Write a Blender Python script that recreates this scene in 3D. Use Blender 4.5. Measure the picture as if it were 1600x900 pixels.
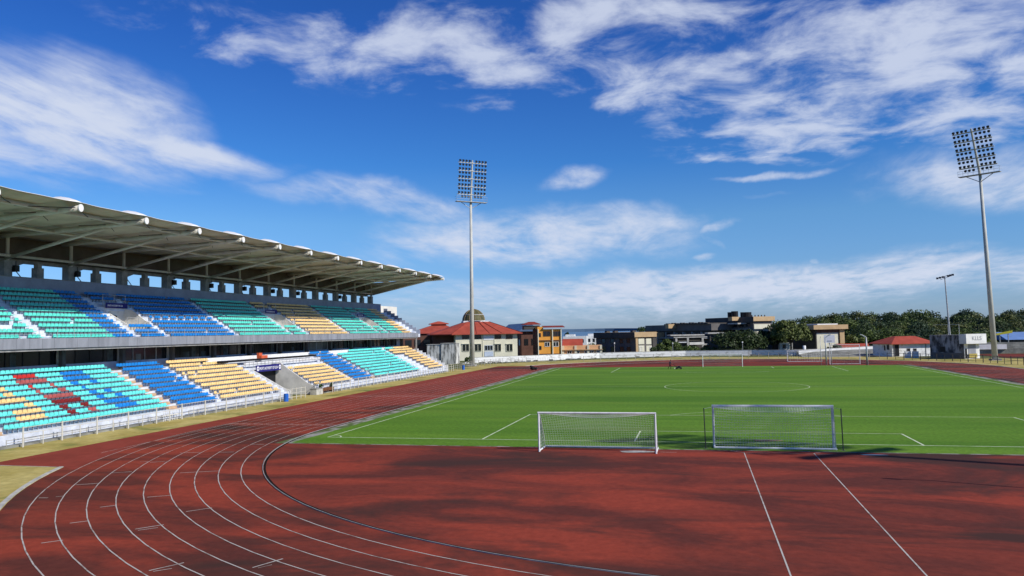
import bpy, math, random
import numpy as np
from mathutils import Matrix, Vector
random.seed(7); RNG = np.random.default_rng(7)
PI = math.pi; R = math.radians
for o in list(bpy.data.objects): bpy.data.objects.remove(o)
scn = bpy.context.scene; COL = scn.collection

# ------------------------------------------------------------------ camera
F, PITCH, YAW, ROLL = 1192.627, 0.0574727, 0.2359276, -0.0197065
CX, CY, CZ = -4.71943, -54.02753, 7.7805
def cam_axes():
    f = np.array([-math.sin(YAW)*math.cos(PITCH), math.cos(YAW)*math.cos(PITCH), math.sin(PITCH)])
    r = np.array([math.cos(YAW), math.sin(YAW), 0.]); u = np.cross(r, f)
    c, s = math.cos(ROLL), math.sin(ROLL)
    return c*r+s*u, -s*r+c*u, f
AR, AU, AF = cam_axes()
cd = bpy.data.cameras.new('camera'); cam = bpy.data.objects.new('camera', cd); COL.objects.link(cam)
cd.sensor_width = 36; cd.lens = F/1600*36; cd.clip_start = .1; cd.clip_end = 60000
cam.matrix_world = Matrix(((AR[0], AU[0], -AF[0], CX), (AR[1], AU[1], -AF[1], CY), (AR[2], AU[2], -AF[2], CZ), (0, 0, 0, 1)))
scn.camera = cam
def dirn(u, v): return AR*((u-800)/F) - AU*((v-450)/F) + AF
C0 = np.array([CX, CY, CZ])
def at(u, v, y):
    d = dirn(u, v); return C0 + d*((y-CY)/d[1])
def atx(u, v, x):
    d = dirn(u, v); return C0 + d*((x-CX)/d[0])
def px(P):
    q = np.array(P, float)-C0; z = q@AF
    return 800+F*(q@AR)/z, 450-F*(q@AU)/z

# ------------------------------------------------------------------ light
SD = np.array([.944, -.33, .732]); SD = SD/np.linalg.norm(SD)
SEL = math.asin(SD[2]); SAZ = math.atan2(SD[0], SD[1])
sl = bpy.data.lights.new('sun', 'SUN'); sl.energy = 4.6; sl.angle = R(.5); sl.color = (1, .95, .87)
so = bpy.data.objects.new('sun', sl); COL.objects.link(so)
so.rotation_euler = Vector(SD).to_track_quat('Z', 'Y').to_euler()
scn.view_settings.view_transform = 'Standard'; scn.view_settings.look = 'None'
scn.view_settings.gamma = 1; scn.view_settings.exposure = 0.10
try: scn.view_settings.use_curve_mapping = False
except Exception: pass

w = bpy.data.worlds.new('World'); scn.world = w; w.use_nodes = True
nt = w.node_tree; nt.nodes.clear(); N = nt.nodes.new; L = nt.links.new
def val(node, i, v): node.inputs[i].default_value = v
sky = N('ShaderNodeTexSky'); sky.sky_type = 'NISHITA'; sky.sun_disc = False
sky.sun_elevation = SEL; sky.sun_rotation = SAZ; sky.altitude = 0; sky.air_density = 1.0; sky.dust_density = .25; sky.ozone_density = 3.0
bg = N('ShaderNodeBackground'); val(bg, 1, .115)
cb = N('ShaderNodeBackground'); val(cb, 0, (.60, .66, .80, 1)); val(cb, 1, 1.0)
tc = N('ShaderNodeTexCoord'); GEN = tc.outputs['Generated']
sp = N('ShaderNodeSeparateXYZ'); L(GEN, sp.inputs[0])
def M(op, a, b=None, c=None):
    n = N('ShaderNodeMath'); n.operation = op
    for i, x in enumerate((a, b, c)):
        if x is None: continue
        if isinstance(x, (int, float)): n.inputs[i].default_value = x
        else: L(x, n.inputs[i])
    return n.outputs[0]
ti = N('ShaderNodeValToRGB')      # clear, washed air: a deeper blue than the standard sky
L(M('MULTIPLY', M('MAXIMUM', sp.outputs[2], 0.0), 1.0), ti.inputs[0])
for q, c in ((0, (.40, .56, 1.0)), (.14, (.385, .66, .97)), (.215, (.215, .55, .99)), (.36, (.145, .42, .95)), (.75, (.09, .24, .60))):
    el_ = ti.color_ramp.elements[0] if q == 0 else (ti.color_ramp.elements[1] if q == .14 else ti.color_ramp.elements.new(q))
    el_.position = q; el_.color = (*c, 1)
sm_ = N('ShaderNodeVectorMath'); sm_.operation = 'MULTIPLY'; L(sky.outputs[0], sm_.inputs[0]); L(ti.outputs[0], sm_.inputs[1]); L(sm_.outputs[0], bg.inputs[0])
az = M('ARCTAN2', sp.outputs[0], sp.outputs[1]); el = M('ARCSINE', sp.outputs[2])
ae = N('ShaderNodeCombineXYZ'); L(az, ae.inputs[0]); L(el, ae.inputs[1])
AE = ae.outputs[0]
dz = M('ADD', M('MAXIMUM', sp.outputs[2], 0.0), .10)
cv = N('ShaderNodeCombineXYZ'); L(M('DIVIDE', sp.outputs[0], dz), cv.inputs[0]); L(M('DIVIDE', sp.outputs[1], dz), cv.inputs[1])
def noise(vec, scale, detail, rough, dist=0., sc=(1, 1, 1), loc=(0, 0, 0), rot=0):
    mp = N('ShaderNodeMapping'); val(mp, 'Scale', sc); val(mp, 'Location', loc); val(mp, 'Rotation', (0, 0, rot)); L(vec, mp.inputs[0])
    n = N('ShaderNodeTexNoise'); val(n, 'Scale', scale); val(n, 'Detail', detail); val(n, 'Roughness', rough); val(n, 'Distortion', dist)
    L(mp.outputs[0], n.inputs['Vector']); return n.outputs[0]
wn = N('ShaderNodeTexNoise'); val(wn, 'Scale', 6); val(wn, 'Detail', 7); L(AE, wn.inputs['Vector'])
wv = N('ShaderNodeVectorMath'); wv.operation = 'SUBTRACT'; L(wn.outputs['Color'], wv.inputs[0]); val(wv, 1, (.5, .5, .5))
ws = N('ShaderNodeVectorMath'); ws.operation = 'MULTIPLY'; L(wv.outputs[0], ws.inputs[0]); val(ws, 1, (.16, .07, 0))
wa = N('ShaderNodeVectorMath'); wa.operation = 'ADD'; L(AE, wa.inputs[0]); L(ws.outputs[0], wa.inputs[1])
WARP = wa.outputs[0]
def blob(u, v, ru, rv, rot, amp, soft=1.0):
    d = dirn(u, v); d = d/np.linalg.norm(d)
    a0, e0 = math.atan2(d[0], d[1]), math.asin(d[2])
    mp = N('ShaderNodeMapping'); mp.vector_type = 'TEXTURE'
    val(mp, 'Location', (a0, e0, 0)); val(mp, 'Rotation', (0, 0, -rot+.0197)); val(mp, 'Scale', (ru/F, rv/F, 1))
    L(WARP, mp.inputs[0])
    ln = N('ShaderNodeVectorMath'); ln.operation = 'LENGTH'; L(mp.outputs[0], ln.inputs[0])
    mr = N('ShaderNodeMapRange'); mr.interpolation_type = 'SMOOTHSTEP'; L(ln.outputs['Value'], mr.inputs[0])
    val(mr, 1, 1.25); val(mr, 2, .15 if soft else .7); val(mr, 3, 0); val(mr, 4, amp)
    return mr.outputs[0]
def fold(bl):
    o = bl[0]
    for b in bl[1:]: o = M('MAXIMUM', o, b)
    return o
# broken mid-level bank at the top right, wispy veils at left and low down
puffy = fold([blob(760, 78, 470, 78, .07, 1.05), blob(1380, 75, 480, 140, .0, 1.12), blob(520, 75, 350, 60, .05, 1.0), blob(980, 120, 330, 60, .05, .85), blob(1260, 180, 210, 80, -.12, 1.15), blob(980, 30, 300, 70, 0, 1.1), blob(1590, 120, 200, 100, 0, 1.1),
              blob(940, 158, 85, 30, .1, .85), blob(790, 166, 95, 16, .05, .6), blob(290, 66, 60, 16, .15, .6),
              blob(1010, 60, 200, 70, 0, .95), blob(1500, 170, 180, 60, 0, .9)])
veil = fold([blob(80, 170, 230, 110, .22, 1.2), blob(255, 232, 230, 34, .10, 1.1), blob(50, 215, 240, 60, 0, .95), blob(1540, 275, 200, 60, .08, .9),
             blob(895, 284, 78, 24, -.14, .95), blob(1210, 280, 108, 9, .03, .9), blob(480, 298, 150, 26, .18, .6),
             blob(830, 372, 350, 56, .02, 1.0), blob(600, 315, 220, 36, .2, .85), blob(1000, 345, 160, 30, .1, .7), blob(1128, 355, 44, 11, -.18, .7), blob(1115, 375, 34, 9, .6, .5),
             blob(1090, 399, 34, 7, 0, .7), blob(1262, 401, 16, 6, 0, .7), blob(1215, 308, 60, 6, 0, .35), blob(260, 288, 90, 10, .1, .35),
             blob(80, 275, 60, 9, .15, .4), blob(690, 440, 160, 14, 0, .3), blob(1150, 446, 680, 46, 0, 1.1), blob(1000, 480, 900, 30, 0, .55), blob(1000, 500, 1400, 60, 0, .30)])
n1 = noise(cv.outputs[0], 4.0, 10, .60, .3, (1.0, 1.0, 1), (3, 1, 0))
n2 = noise(cv.outputs[0], 1.3, 10, .64, .6, (2.2, .8, 1), (1, 5, 0), .5)
n3 = noise(cv.outputs[0], .9, 3, .5, 0)
pa = M('MULTIPLY_ADD', puffy, 1.15, M('MULTIPLY', M('SUBTRACT', n1, .49), 4.4))
pm = N('ShaderNodeMapRange'); pm.interpolation_type = 'SMOOTHSTEP'; L(pa, pm.inputs[0]); val(pm, 1, .40); val(pm, 2, 1.9); val(pm, 3, 0); val(pm, 4, .84)
n4 = noise(cv.outputs[0], 5.0, 9, .58, .3, (1.3, .8, 1), (7, 2, 0), .4)
va = M('MULTIPLY', veil, M('MULTIPLY_ADD', n2, 1.7, M('MULTIPLY_ADD', n4, 1.0, -.48)))
vm = N('ShaderNodeMapRange'); vm.interpolation_type = 'SMOOTHSTEP'; L(va, vm.inputs[0]); val(vm, 1, .16); val(vm, 2, 1.15); val(vm, 3, 0); val(vm, 4, .95)
pmask = M('MULTIPLY', pm.outputs[0], M('MINIMUM', M('MULTIPLY', puffy, 2.2), 1.0))
alpha = M('MAXIMUM', pmask, vm.outputs[0])
mx = N('ShaderNodeMixShader'); L(alpha, mx.inputs[0]); L(bg.outputs[0], mx.inputs[1]); L(cb.outputs[0], mx.inputs[2])
wo = N('ShaderNodeOutputWorld'); L(mx.outputs[0], wo.inputs[0])

# ------------------------------------------------------------------ materials
MATS = {}
def mat(name, col, rough=.7, var=.12, scale=3., col2=None, metal=0., spec=.2, bump=0., stretch=(1, 1, 1), detail=6, thr=(.35, .65), transl=0, coord='Object'):
    m = bpy.data.materials.new(name); m.use_nodes = True; t = m.node_tree; b = t.nodes['Principled BSDF']
    b.inputs['Roughness'].default_value = rough; b.inputs['Metallic'].default_value = metal; b.inputs['Specular IOR Level'].default_value = spec
    tcn = t.nodes.new('ShaderNodeTexCoord'); mp = t.nodes.new('ShaderNodeMapping'); mp.inputs['Scale'].default_value = stretch
    n = t.nodes.new('ShaderNodeTexNoise'); n.inputs['Scale'].default_value = scale; n.inputs['Detail'].default_value = detail; n.inputs['Roughness'].default_value = .62
    if coord == 'World': t.links.new(t.nodes.new('ShaderNodeNewGeometry').outputs['Position'], mp.inputs[0])
    else: t.links.new(tcn.outputs[coord], mp.inputs[0])
    t.links.new(mp.outputs[0], n.inputs['Vector'])
    r = t.nodes.new('ShaderNodeValToRGB'); t.links.new(n.outputs[0], r.inputs[0])
    c2 = col2 if col2 else tuple(c*(1-var*2) for c in col); c1 = col if col2 else tuple(min(1, c*(1+var)) for c in col)
    r.color_ramp.elements[0].position = thr[0]; r.color_ramp.elements[0].color = (*c2, 1)
    r.color_ramp.elements[1].position = thr[1]; r.color_ramp.elements[1].color = (*c1, 1)
    t.links.new(r.outputs[0], b.inputs['Base Color'])
    if bump:
        bn = t.nodes.new('ShaderNodeBump'); bn.inputs['Strength'].default_value = bump; bn.inputs['Distance'].default_value = .05
        t.links.new(n.outputs[0], bn.inputs['Height']); t.links.new(bn.outputs[0], b.inputs['Normal'])
    if transl:
        tr = t.nodes.new('ShaderNodeBsdfTranslucent'); t.links.new(r.outputs[0], tr.inputs[0])
        ms = t.nodes.new('ShaderNodeMixShader'); ms.inputs[0].default_value = transl
        t.links.new(b.outputs[0], ms.inputs[1]); t.links.new(tr.outputs[0], ms.inputs[2]); t.links.new(ms.outputs[0], t.nodes['Material Output'].inputs[0])
    MATS[name] = m; return m
mat('white_paint', (.74, .74, .74), .5, .08, 2)
mat('terrace_paint', (.62, .66, .74), .8, .10, 1.2)
mat('plaster', (.72, .70, .65), .85, .10, .8)
mat('concrete', (.30, .30, .29), .9, .14, 1.5)
mat('pale_concrete', (.48, .47, .43), .9, .16, 1.2)
mat('fascia_panel', (.25, .265, .30), .6, .11, 1.1, stretch=(1, 1, .25))
mat('parapet_blue', (.30, .34, .43), .8, .08, .7)
mat('dark_opening', (.012, .013, .016), .5, .1, 2)
mat('dark_col', (.10, .10, .10), .9, .12, 1)
mat('black_cloth', (.012, .012, .014), .8, .2, 2)
mat('tan_paint', (.55, .38, .24), .8, .12, 2)
mat('mast_grey', (.50, .50, .46), .6, .08, .4)
mat('steel_cream', (.58, .56, .49), .5, .08, 1)
mat('galv', (.42, .43, .43), .45, .15, 2, metal=.2)
mat('cap_white', (.80, .80, .78), .4, .03, 1)
mat('membrane', (.52, .47, .35), .7, .12, .25, transl=.03)
mat('rope', (.62, .66, .60), .8, .05, 1)
mat('black_metal', (.02, .02, .022), .4, .1, 2)
mat('window_glass_', (.05, .05, .06), .15, .1, 2)
mat('lamp_dark', (.030, .030, .045), .35, .1, 2)
mat('banner', (.022, .02, .16), .6, .05, 1)
mat('letter', (.82, .82, .86), .6, .02, 1)
mat('barrel', (.02, .12, .50), .45, .1, 2)
mat('orange_paint', (.62, .12, .05), .6, .1, 2)
mat('skin', (.16, .08, .05), .6, .05, 2)
mat('cloth_navy', (.02, .025, .07), .8, .1, 2)
mat('cloth_dark', (.05, .01, .015), .8, .1, 2)
SEATC = {'turquoise': (.15, .73, .67), 'blue': (.016, .22, .60), 'yellow': (.83, .59, .26), 'red': (.52, .035, .03),
         'faded red': (.42, .11, .10), 'dark red': (.20, .02, .02), 'sea green': (.12, .67, .56)}
for k, c in SEATC.items(): mat('seat_'+k.replace(' ', '_'), c, .5, .10, 1.4, coord='World', detail=8)
mat('seat_bracket', (.12, .12, .13), .6, .1, 2)
# ground stuff
def ground_mat(name, ca, cb_, s1, st=(1, 1, 1), thr=(.40, .62), s2=1.2, amt=.25, rough=.85, cc=None, rot=0, dis=.35):
    m = bpy.data.materials.new(name); m.use_nodes = True; t = m.node_tree; b = t.nodes['Principled BSDF']; n_ = t.nodes.new; l_ = t.links.new
    b.inputs['Roughness'].default_value = rough; b.inputs['Specular IOR Level'].default_value = .08
    tcn = n_('ShaderNodeTexCoord'); mp = n_('ShaderNodeMapping'); mp.inputs['Scale'].default_value = st; mp.inputs['Rotation'].default_value = (0, 0, rot); l_(tcn.outputs['Object'], mp.inputs[0])
    a = n_('ShaderNodeTexNoise'); a.inputs['Scale'].default_value = s1; a.inputs['Detail'].default_value = 9; a.inputs['Roughness'].default_value = .6; a.inputs['Distortion'].default_value = dis
    l_(mp.outputs[0], a.inputs['Vector'])
    r = n_('ShaderNodeValToRGB'); r.color_ramp.elements[0].position = thr[0]; r.color_ramp.elements[0].color = (*ca, 1)
    r.color_ramp.elements[1].position = thr[1]; r.color_ramp.elements[1].color = (*cb_, 1); l_(a.outputs[0], r.inputs[0])
    f = n_('ShaderNodeTexNoise'); f.inputs['Scale'].default_value = s2; f.inputs['Detail'].default_value = 10; f.inputs['Roughness'].default_value = .7; l_(tcn.outputs['Object'], f.inputs['Vector'])
    mr = n_('ShaderNodeMapRange'); mr.inputs[1].default_value = .3; mr.inputs[2].default_value = .7; mr.inputs[3].default_value = 1-amt; mr.inputs[4].default_value = 1+amt; l_(f.outputs[0], mr.inputs[0])
    mu = n_('ShaderNodeVectorMath'); mu.operation = 'SCALE'; l_(r.outputs[0], mu.inputs[0]); l_(mr.outputs[0], mu.inputs['Scale'])
    out = mu.outputs[0]
    if cc:      # a second, larger layer of blotches
        g = n_('ShaderNodeTexNoise'); g.inputs['Scale'].default_value = cc[1]; g.inputs['Detail'].default_value = 9; g.inputs['Roughness'].default_value = .62; g.inputs['Distortion'].default_value = .8
        m2 = n_('ShaderNodeMapping'); m2.inputs['Location'].default_value = (11, 4, 0); m2.inputs['Scale'].default_value = st; l_(tcn.outputs['Object'], m2.inputs[0]); l_(m2.outputs[0], g.inputs['Vector'])
        q = n_('ShaderNodeMapRange'); q.inputs[1].default_value = cc[2]; q.inputs[2].default_value = cc[3]; l_(g.outputs[0], q.inputs[0])
        mixc = n_('ShaderNodeMix'); mixc.data_type = 'RGBA'; l_(q.outputs[0], mixc.inputs[0]); l_(out, mixc.inputs[6]); mixc.inputs[7].default_value = (*cc[0], 1)
        out = mixc.outputs[2]
    l_(out, b.inputs['Base Color'])
    bn = n_('ShaderNodeBump'); bn.inputs['Strength'].default_value = .25; bn.inputs['Distance'].default_value = .02; l_(f.outputs[0], bn.inputs['Height']); l_(bn.outputs[0], b.inputs['Normal'])
    MATS[name] = m; return m
ground_mat('track_red', (.108, .030, .022), (.265, .047, .027), .13, (.55, 1.3, 1), (.42, .60), 2.6, .20, cc=((.060, .028, .022), .095, .52, .63), rot=.35, dis=1.1)
ground_mat('apron_red', (.21, .040, .027), (.255, .048, .033), .3, (1, 1, 1), (.4, .6), 1.5, .1)
ground_mat('turf', (.070, .165, .014), (.125, .24, .024), .07, (.30, 2.4, 1), (.36, .64), 3.5, .34, cc=((.155, .20, .035), .16, .54, .95))
ground_mat('dry_grass', (.36, .29, .085), (.48, .40, .15), .25, (1, 1, 1), (.4, .6), 1.7, .22, cc=((.17, .19, .05), .16, .52, .66))
ground_mat('line_paint', (.17, .11, .09), (.46, .43, .39), .9, (1, 1, 1), (.3, .5), 3, .1)
ground_mat('turf_line', (.30, .44, .20), (.60, .67, .48), .9, (1, 1, 1), (.3, .55), 3, .1)
ground_mat('drain', (.09, .13, .04), (.30, .29, .26), .9, (1, .5, 1), (.42, .58), 3, .2)
ground_mat('land', (.05, .075, .025), (.12, .13, .05), .02, (1, 1, 1), (.4, .6), .3, .3)
mat('sea', (.06, .15, .25), .35, .1, .001)
mat('hazy_land', (.07, .12, .19), .9, .1, .001)  # distance haze put into the colour as a blue cast
mat('embank', (.25, .25, .22), .9, .22, .5)
mat('grey_rail', (.38, .37, .33), .6, .15, 1)
mat('post_dark', (.06, .06, .06), .6, .15, 1)

# ------------------------------------------------------------------ mesh helpers
class MB:
    def __init__(s): s.v = []; s.f = []; s.m = []; s.ms = []
    def mi(s, m):
        if m not in s.ms: s.ms.append(m)
        return s.ms.index(m)
    def add(s, vs, fs, m):
        b = len(s.v); s.v += [tuple(map(float, p)) for p in vs]; i = s.mi(m)
        for f in fs: s.f.append(tuple(b+k for k in f)); s.m.append(i)
        return s
    def box(s, x0, x1, y0, y1, z0, z1, m):
        return s.add([(x, y, z) for z in (z0, z1) for y in (y0, y1) for x in (x0, x1)],
                     [(0, 2, 3, 1), (4, 5, 7, 6), (0, 1, 5, 4), (2, 6, 7, 3), (0, 4, 6, 2), (1, 3, 7, 5)], m)
    def tube(s, pts, r, m, n=6, r2=None, cap=True):
        pts = [np.array(p, float) for p in pts]; k = len(pts); vs = []; fs = []
        up0 = None
        for i, p in enumerate(pts):
            d = (pts[min(i+1, k-1)]-pts[max(i-1, 0)]); d = d/np.linalg.norm(d)
            a = np.cross(d, [0, 0, 1.]) if abs(d[2]) < .95 else np.cross(d, [0, 1., 0])
            a /= np.linalg.norm(a); b = np.cross(d, a)
            rr = r if r2 is None else r+(r2-r)*i/(k-1)
            for j in range(n):
                t = 2*PI*(j+.5)/n; vs.append(p+rr*(math.cos(t)*a+math.sin(t)*b))
        for i in range(k-1):
            for j in range(n):
                j2 = (j+1) % n; fs.append((i*n+j, i*n+j2, (i+1)*n+j2, (i+1)*n+j))
        if cap: fs += [tuple(range(n))[::-1], tuple((k-1)*n+j for j in range(n))]
        return s.add(vs, fs, m)
    def prism(s, poly, axis, a0, a1, m):
        # poly: list of 2-d points; extruded along axis ('x','y','z') between a0 and a1
        n = len(poly)
        def P(p, a): return {'y': (p[0], a, p[1]), 'x': (a, p[0], p[1]), 'z': (p[0], p[1], a)}[axis]
        vs = [P(p, a0) for p in poly]+[P(p, a1) for p in poly]
        fs = [tuple(range(n)), tuple(range(2*n-1, n-1, -1))]+[(i, (i+1) % n, n+(i+1) % n, n+i) for i in range(n)]
        return s.add(vs, fs, m)
    def ngon(s, pts, m): return s.add(pts, [tuple(range(len(pts)))], m)
    def build(s, name, parent=None, smooth=False, loc=None, rz=0):
        me = bpy.data.meshes.new(name); me.from_pydata(s.v, [], s.f); me.update()
        for m in s.ms: me.materials.append(MATS[m])
        me.polygons.foreach_set('material_index', s.m)
        if smooth: me.polygons.foreach_set('use_smooth', [True]*len(me.polygons))
        o = bpy.data.objects.new(name, me); COL.objects.link(o)
        if parent: o.parent = parent
        if loc is not None: o.location = loc
        o.rotation_euler[2] = rz
        return o
def fixn(o):
    import bmesh
    b = bmesh.new(); b.from_mesh(o.data); bmesh.ops.recalc_face_normals(b, faces=b.faces[:]); b.to_mesh(o.data); b.free(); return o
def tag(o, label=None, cat=None, group=None, kind=None):
    if label: o['label'] = label
    if cat: o['category'] = cat
    if group: o['group'] = group
    if kind: o['kind'] = kind
    return o
def struct(o, label=None): o['kind'] = 'structure'; (label and tag(o, label)); return o
def empty(name, loc, label, cat, group=None, rz=0):
    o = bpy.data.objects.new(name, None); COL.objects.link(o); o.location = loc; o.rotation_euler[2] = rz; o.empty_display_size = .5
    return tag(o, label, cat, group)
def copy_tree(o, parent=None):
    c = o.copy(); COL.objects.link(c)
    if parent: c.parent = parent
    for ch in list(o.children): copy_tree(ch, c)
    return c

# ------------------------------------------------------------------ ground
YC, YF, RI = 5.4, 94.5, 35.2
ROUT = RI+1.21*9
def arc(cy, r, a0, a1, n):      # angles measured at centre (0,cy)
    return [(r*math.cos(a0+(a1-a0)*i/n), cy+r*math.sin(a0+(a1-a0)*i/n)) for i in range(n+1)]
def oval(r, n=64):              # closed loop, counter-clockwise from the right of the near bend
    return arc(YC, r, -PI, 0, n) + arc(YF, r, 0, PI, n)
# terrain with a fall towards the sea
xs = np.concatenate([np.linspace(-3000, -200, 10), np.linspace(-150, 250, 30), np.linspace(320, 3000, 10)])
ys = np.concatenate([np.linspace(-600, -80, 6), np.linspace(-60, 460, 40), np.linspace(520, 3000, 12)])
def gz(x, y):
    d = max(0, y-300)/160.; t = min(1, d); t = t*t*(3-2*t)
    if x > 90: t *= max(0, 1-(x-90)/120.)
    return -.012-22*t
vs = [(x, y, gz(x, y)) for y in ys for x in xs]; nx = len(xs)
fs = [(j*nx+i, j*nx+i+1, (j+1)*nx+i+1, (j+1)*nx+i) for j in range(len(ys)-1) for i in range(nx-1)]
struct(MB().add(vs, fs, 'land').build('ground'))
struct(MB().box(-30000, 30000, -2000, 40000, -13, -12, 'sea').build('sea'))
m = MB(); P = []
for i in range(81):
    x = -9000+ i*160; y = 12000+600*math.sin(i*.3); h = 36+6*math.sin(i*.21)+3*math.sin(i*.83)
    P.append((x, y, h))
for i in range(80):
    a, b = P[i], P[i+1]
    m.add([(a[0], a[1], -26), (b[0], b[1], -26), b, a, (a[0], a[1]+1500, -26), (b[0], b[1]+1500, -26)], [(0, 1, 2, 3), (3, 2, 5, 4)], 'hazy_land')
struct(m.build('distant_hills'))
# dry grass round the stadium
struct(MB().ngon([(-56, -40, .004), (62, -40, .004), (62, 128, .004), (40, 150, .004), (-10, 160, .004), (-45, 140, .004), (-56, 125, .004)], 'dry_grass').build('dry_grass_verge'))
a0 = math.atan2(-14.25-YC, -math.sqrt(47.2**2-(14.25+YC)**2))
outl = arc(YC, 47.2, a0, 0, 60)+arc(YF, 47.2, 0, math.atan2(20.5, -42.5), 60)+[(-49, 115), (-49, -14.25)]
struct(MB().ngon([(x, y, .008) for x, y in outl], 'track_red').build('running_track'))
# fresher red apron beside the outermost lane of the home straight
ap = [(-48.98, -14.23), (-43.0, -14.23)]+[p for p in arc(YC, ROUT+.04, a0+.03, -PI, 14)]+[(-ROUT-.04, YF), (-48.98, YF)]
struct(MB().ngon([(x, y, .012) for x, y in ap], 'apron_red').build('track_apron'))
ground_mat('straight_red', (.205, .040, .028), (.265, .048, .032), .16, (1.6, .5, 1), (.40, .62), 2.2, .16, cc=((.10, .030, .025), .12, .54, .70), rot=.2, dis=.8)
struct(MB().ngon([(-ROUT-.03, 15.5, .0115), (-35.3, 27.0, .0115), (-35.3, YF, .0115), (-ROUT-.03, YF, .0115)], 'straight_red').build('home_straight'))
# pitch turf, concrete drain strips
GX0, GX1, GY0, GY1 = -33.8, 33.8, -3.1, 106.3
m = MB(); ed = []
for (a, b) in (((GX0, GY0), (GX1, GY0)), ((GX1, GY0), (GX1, GY1)), ((GX1, GY1), (GX0, GY1)), ((GX0, GY1), (GX0, GY0))):
    for i in range(60):
        t = i/60; j = random.uniform(-.10, .10) if i else 0; dx, dy = b[0]-a[0], b[1]-a[1]; ln = math.hypot(dx, dy)
        ed.append((a[0]+dx*t-dy/ln*j, a[1]+dy*t+dx/ln*j, .018))
struct(m.ngon(ed, 'turf').build('pitch_turf'))
m = MB()
m.ngon([(-34.95, -3.35, .013), (-33.6, -3.35, .013), (-33.6, 106.5, .013), (-34.95, 106.5, .013)], 'drain')
m.ngon([(33.6, -3.35, .013), (34.95, -3.35, .013), (34.95, 106.5, .013), (33.6, 106.5, .013)], 'drain')
m.ngon([(-33.6, -3.35, .013), (33.6, -3.35, .013), (33.6, -3.0, .013), (-33.6, -3.0, .013)], 'drain')
struct(m.build('drain_strip'))
def strip(m, pts, wd, z, mt, closed=False):
    pts = [np.array(p[:2], float) for p in pts]; n = len(pts); Lp = []; Rp = []
    for i in range(n):
        a = pts[i-1] if (i or closed) else pts[i]; b = pts[(i+1) % n] if (i < n-1 or closed) else pts[i]
        d = b-a; d /= np.linalg.norm(d)+1e-9; nn = np.array([-d[1], d[0]])*wd/2
        Lp.append(pts[i]+nn); Rp.append(pts[i]-nn)
    vs = [(*p, z) for p in Lp]+[(*p, z) for p in Rp]
    fs = [(i, n+i, n+(i+1) % n, (i+1) % n) for i in range(n if closed else n-1)]
    m.add(vs, fs, mt)
# lane lines
m = MB()
for k in range(1, 10): strip(m, oval(RI+1.21*k), .05, .017, 'line_paint', True)
strip(m, [(-44.9, -9.0), (-ROUT-1.1, 30)], .06, .017, 'line_paint')
strip(m, [(-48.7, 36.3), (-34.5, 36.5)], .22, .020, 'line_paint')
for i in range(9):
    x0 = -46.0+1.21*i; strip(m, [(x0+.1, 7.55-.03*i), (x0+1.0, 7.5-.03*i)], .11, .020, 'line_paint')
    strip(m, [(x0+.2, 6.9), (x0+.7, 6.9)], .05, .020, 'line_paint')
segs = [((-36.74, -22.21), (-36.27, -22.14)), ((-36.09, -21.84), (-35.78, -21.66)), ((-37.49, -19.08), (-36.54, -18.51)), ((-31.26, -21.27), (-30.36, -20.68)), ((-27.26, -23.69), (-26.54, -22.83)), ((-27.35, -26.79), (-26.66, -25.93)), ((-27.09, -26.94), (-26.57, -26.41)), ((-22.86, -31.52), (-22.26, -30.52)), ((-22.66, -31.57), (-22.24, -31.17)), ((-19.54, -30.61), (-19.05, -29.5)), ((-19.33, -30.62), (-19.06, -30.2)), ((-30.94, -26.37), (-30.43, -25.87)), ((-29.53, -29.25), (-29.01, -28.73)), ((-38.51, -12.08), (-37.65, -11.6)), ((-34.04, -15.12), (-32.09, -14.24)), ((-38.2, -15.67), (-37.26, -15.16)), ((-39.11, -8.41), (-37.85, -8.01)), ((-36.56, -7.87), (-35.52, -7.58)), ((-36.39, -4.18), (-35.4, -4.08)), ((-31.97, -23.54), (-31.46, -23.05)), ((-39.35, -11.96), (-38.81, -11.89))]
for i, (a, b) in enumerate(segs): strip(m, [a, b], .05 if i in (6, 8, 10) else .07, .020, 'line_paint')
# javelin runway and its arc lines
strip(m, [(-2.1, -4.1), (-2.12, -36)], .055, .014, 'line_paint'); strip(m, [(2.0, -3.9), (1.92, -36)], .055, .014, 'line_paint')
strip(m, [(-2.1, -4.1), (-2.9, -3.4)], .055, .014, 'line_paint'); strip(m, [(2.0, -3.9), (2.45, -3.4)], .055, .014, 'line_paint')
strip(m, [(-2.0, -4.22), (0, -3.95), (3.0, -4.3)], .05, .0135, 'line_paint'); strip(m, [(-7.2, -4.4), (-6.2, -4.45)], .05, .014, 'line_paint')
strip(m, [(-49, -14.3), (-42.9, -14.3)], .13, .014, 'line_paint')
struct(m.build('lane_markings'))
mat('kerb_shadow', (.02, .018, .018), 1.0, .2, 2, spec=0.0)
# inner kerb of lane one: a raised aluminium-and-concrete edge
m = MB()
def rim(m, loop, wd, z0, z1, mt, closed=True):
    n = len(loop); pts = [np.array(p) for p in loop]; V = []
    for i in range(n):
        a = pts[i-1] if (i or closed) else pts[i]; b = pts[(i+1) % n] if (i < n-1 or closed) else pts[i]
        d = b-a; d = d/(np.linalg.norm(d)+1e-9); nn = np.array([-d[1], d[0]])*wd/2
        V += [(*(pts[i]+nn), z0), (*(pts[i]+nn), z1), (*(pts[i]-nn), z1), (*(pts[i]-nn), z0)]
    for i in range(n if closed else n-1):
        j = (i+1) % n
        m.add([V[4*i+k] for k in range(4)]+[V[4*j+k] for k in range(4)], [(0, 1, 5, 4), (1, 2, 6, 5), (2, 3, 7, 6)], mt)
rim(m, oval(RI, 72), .04, 0, .05, 'concrete')
rim(m, oval(RI-.11, 72), .12, 0, .02, 'kerb_shadow')  # dark strip drawn in as the kerb's shadow
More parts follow.
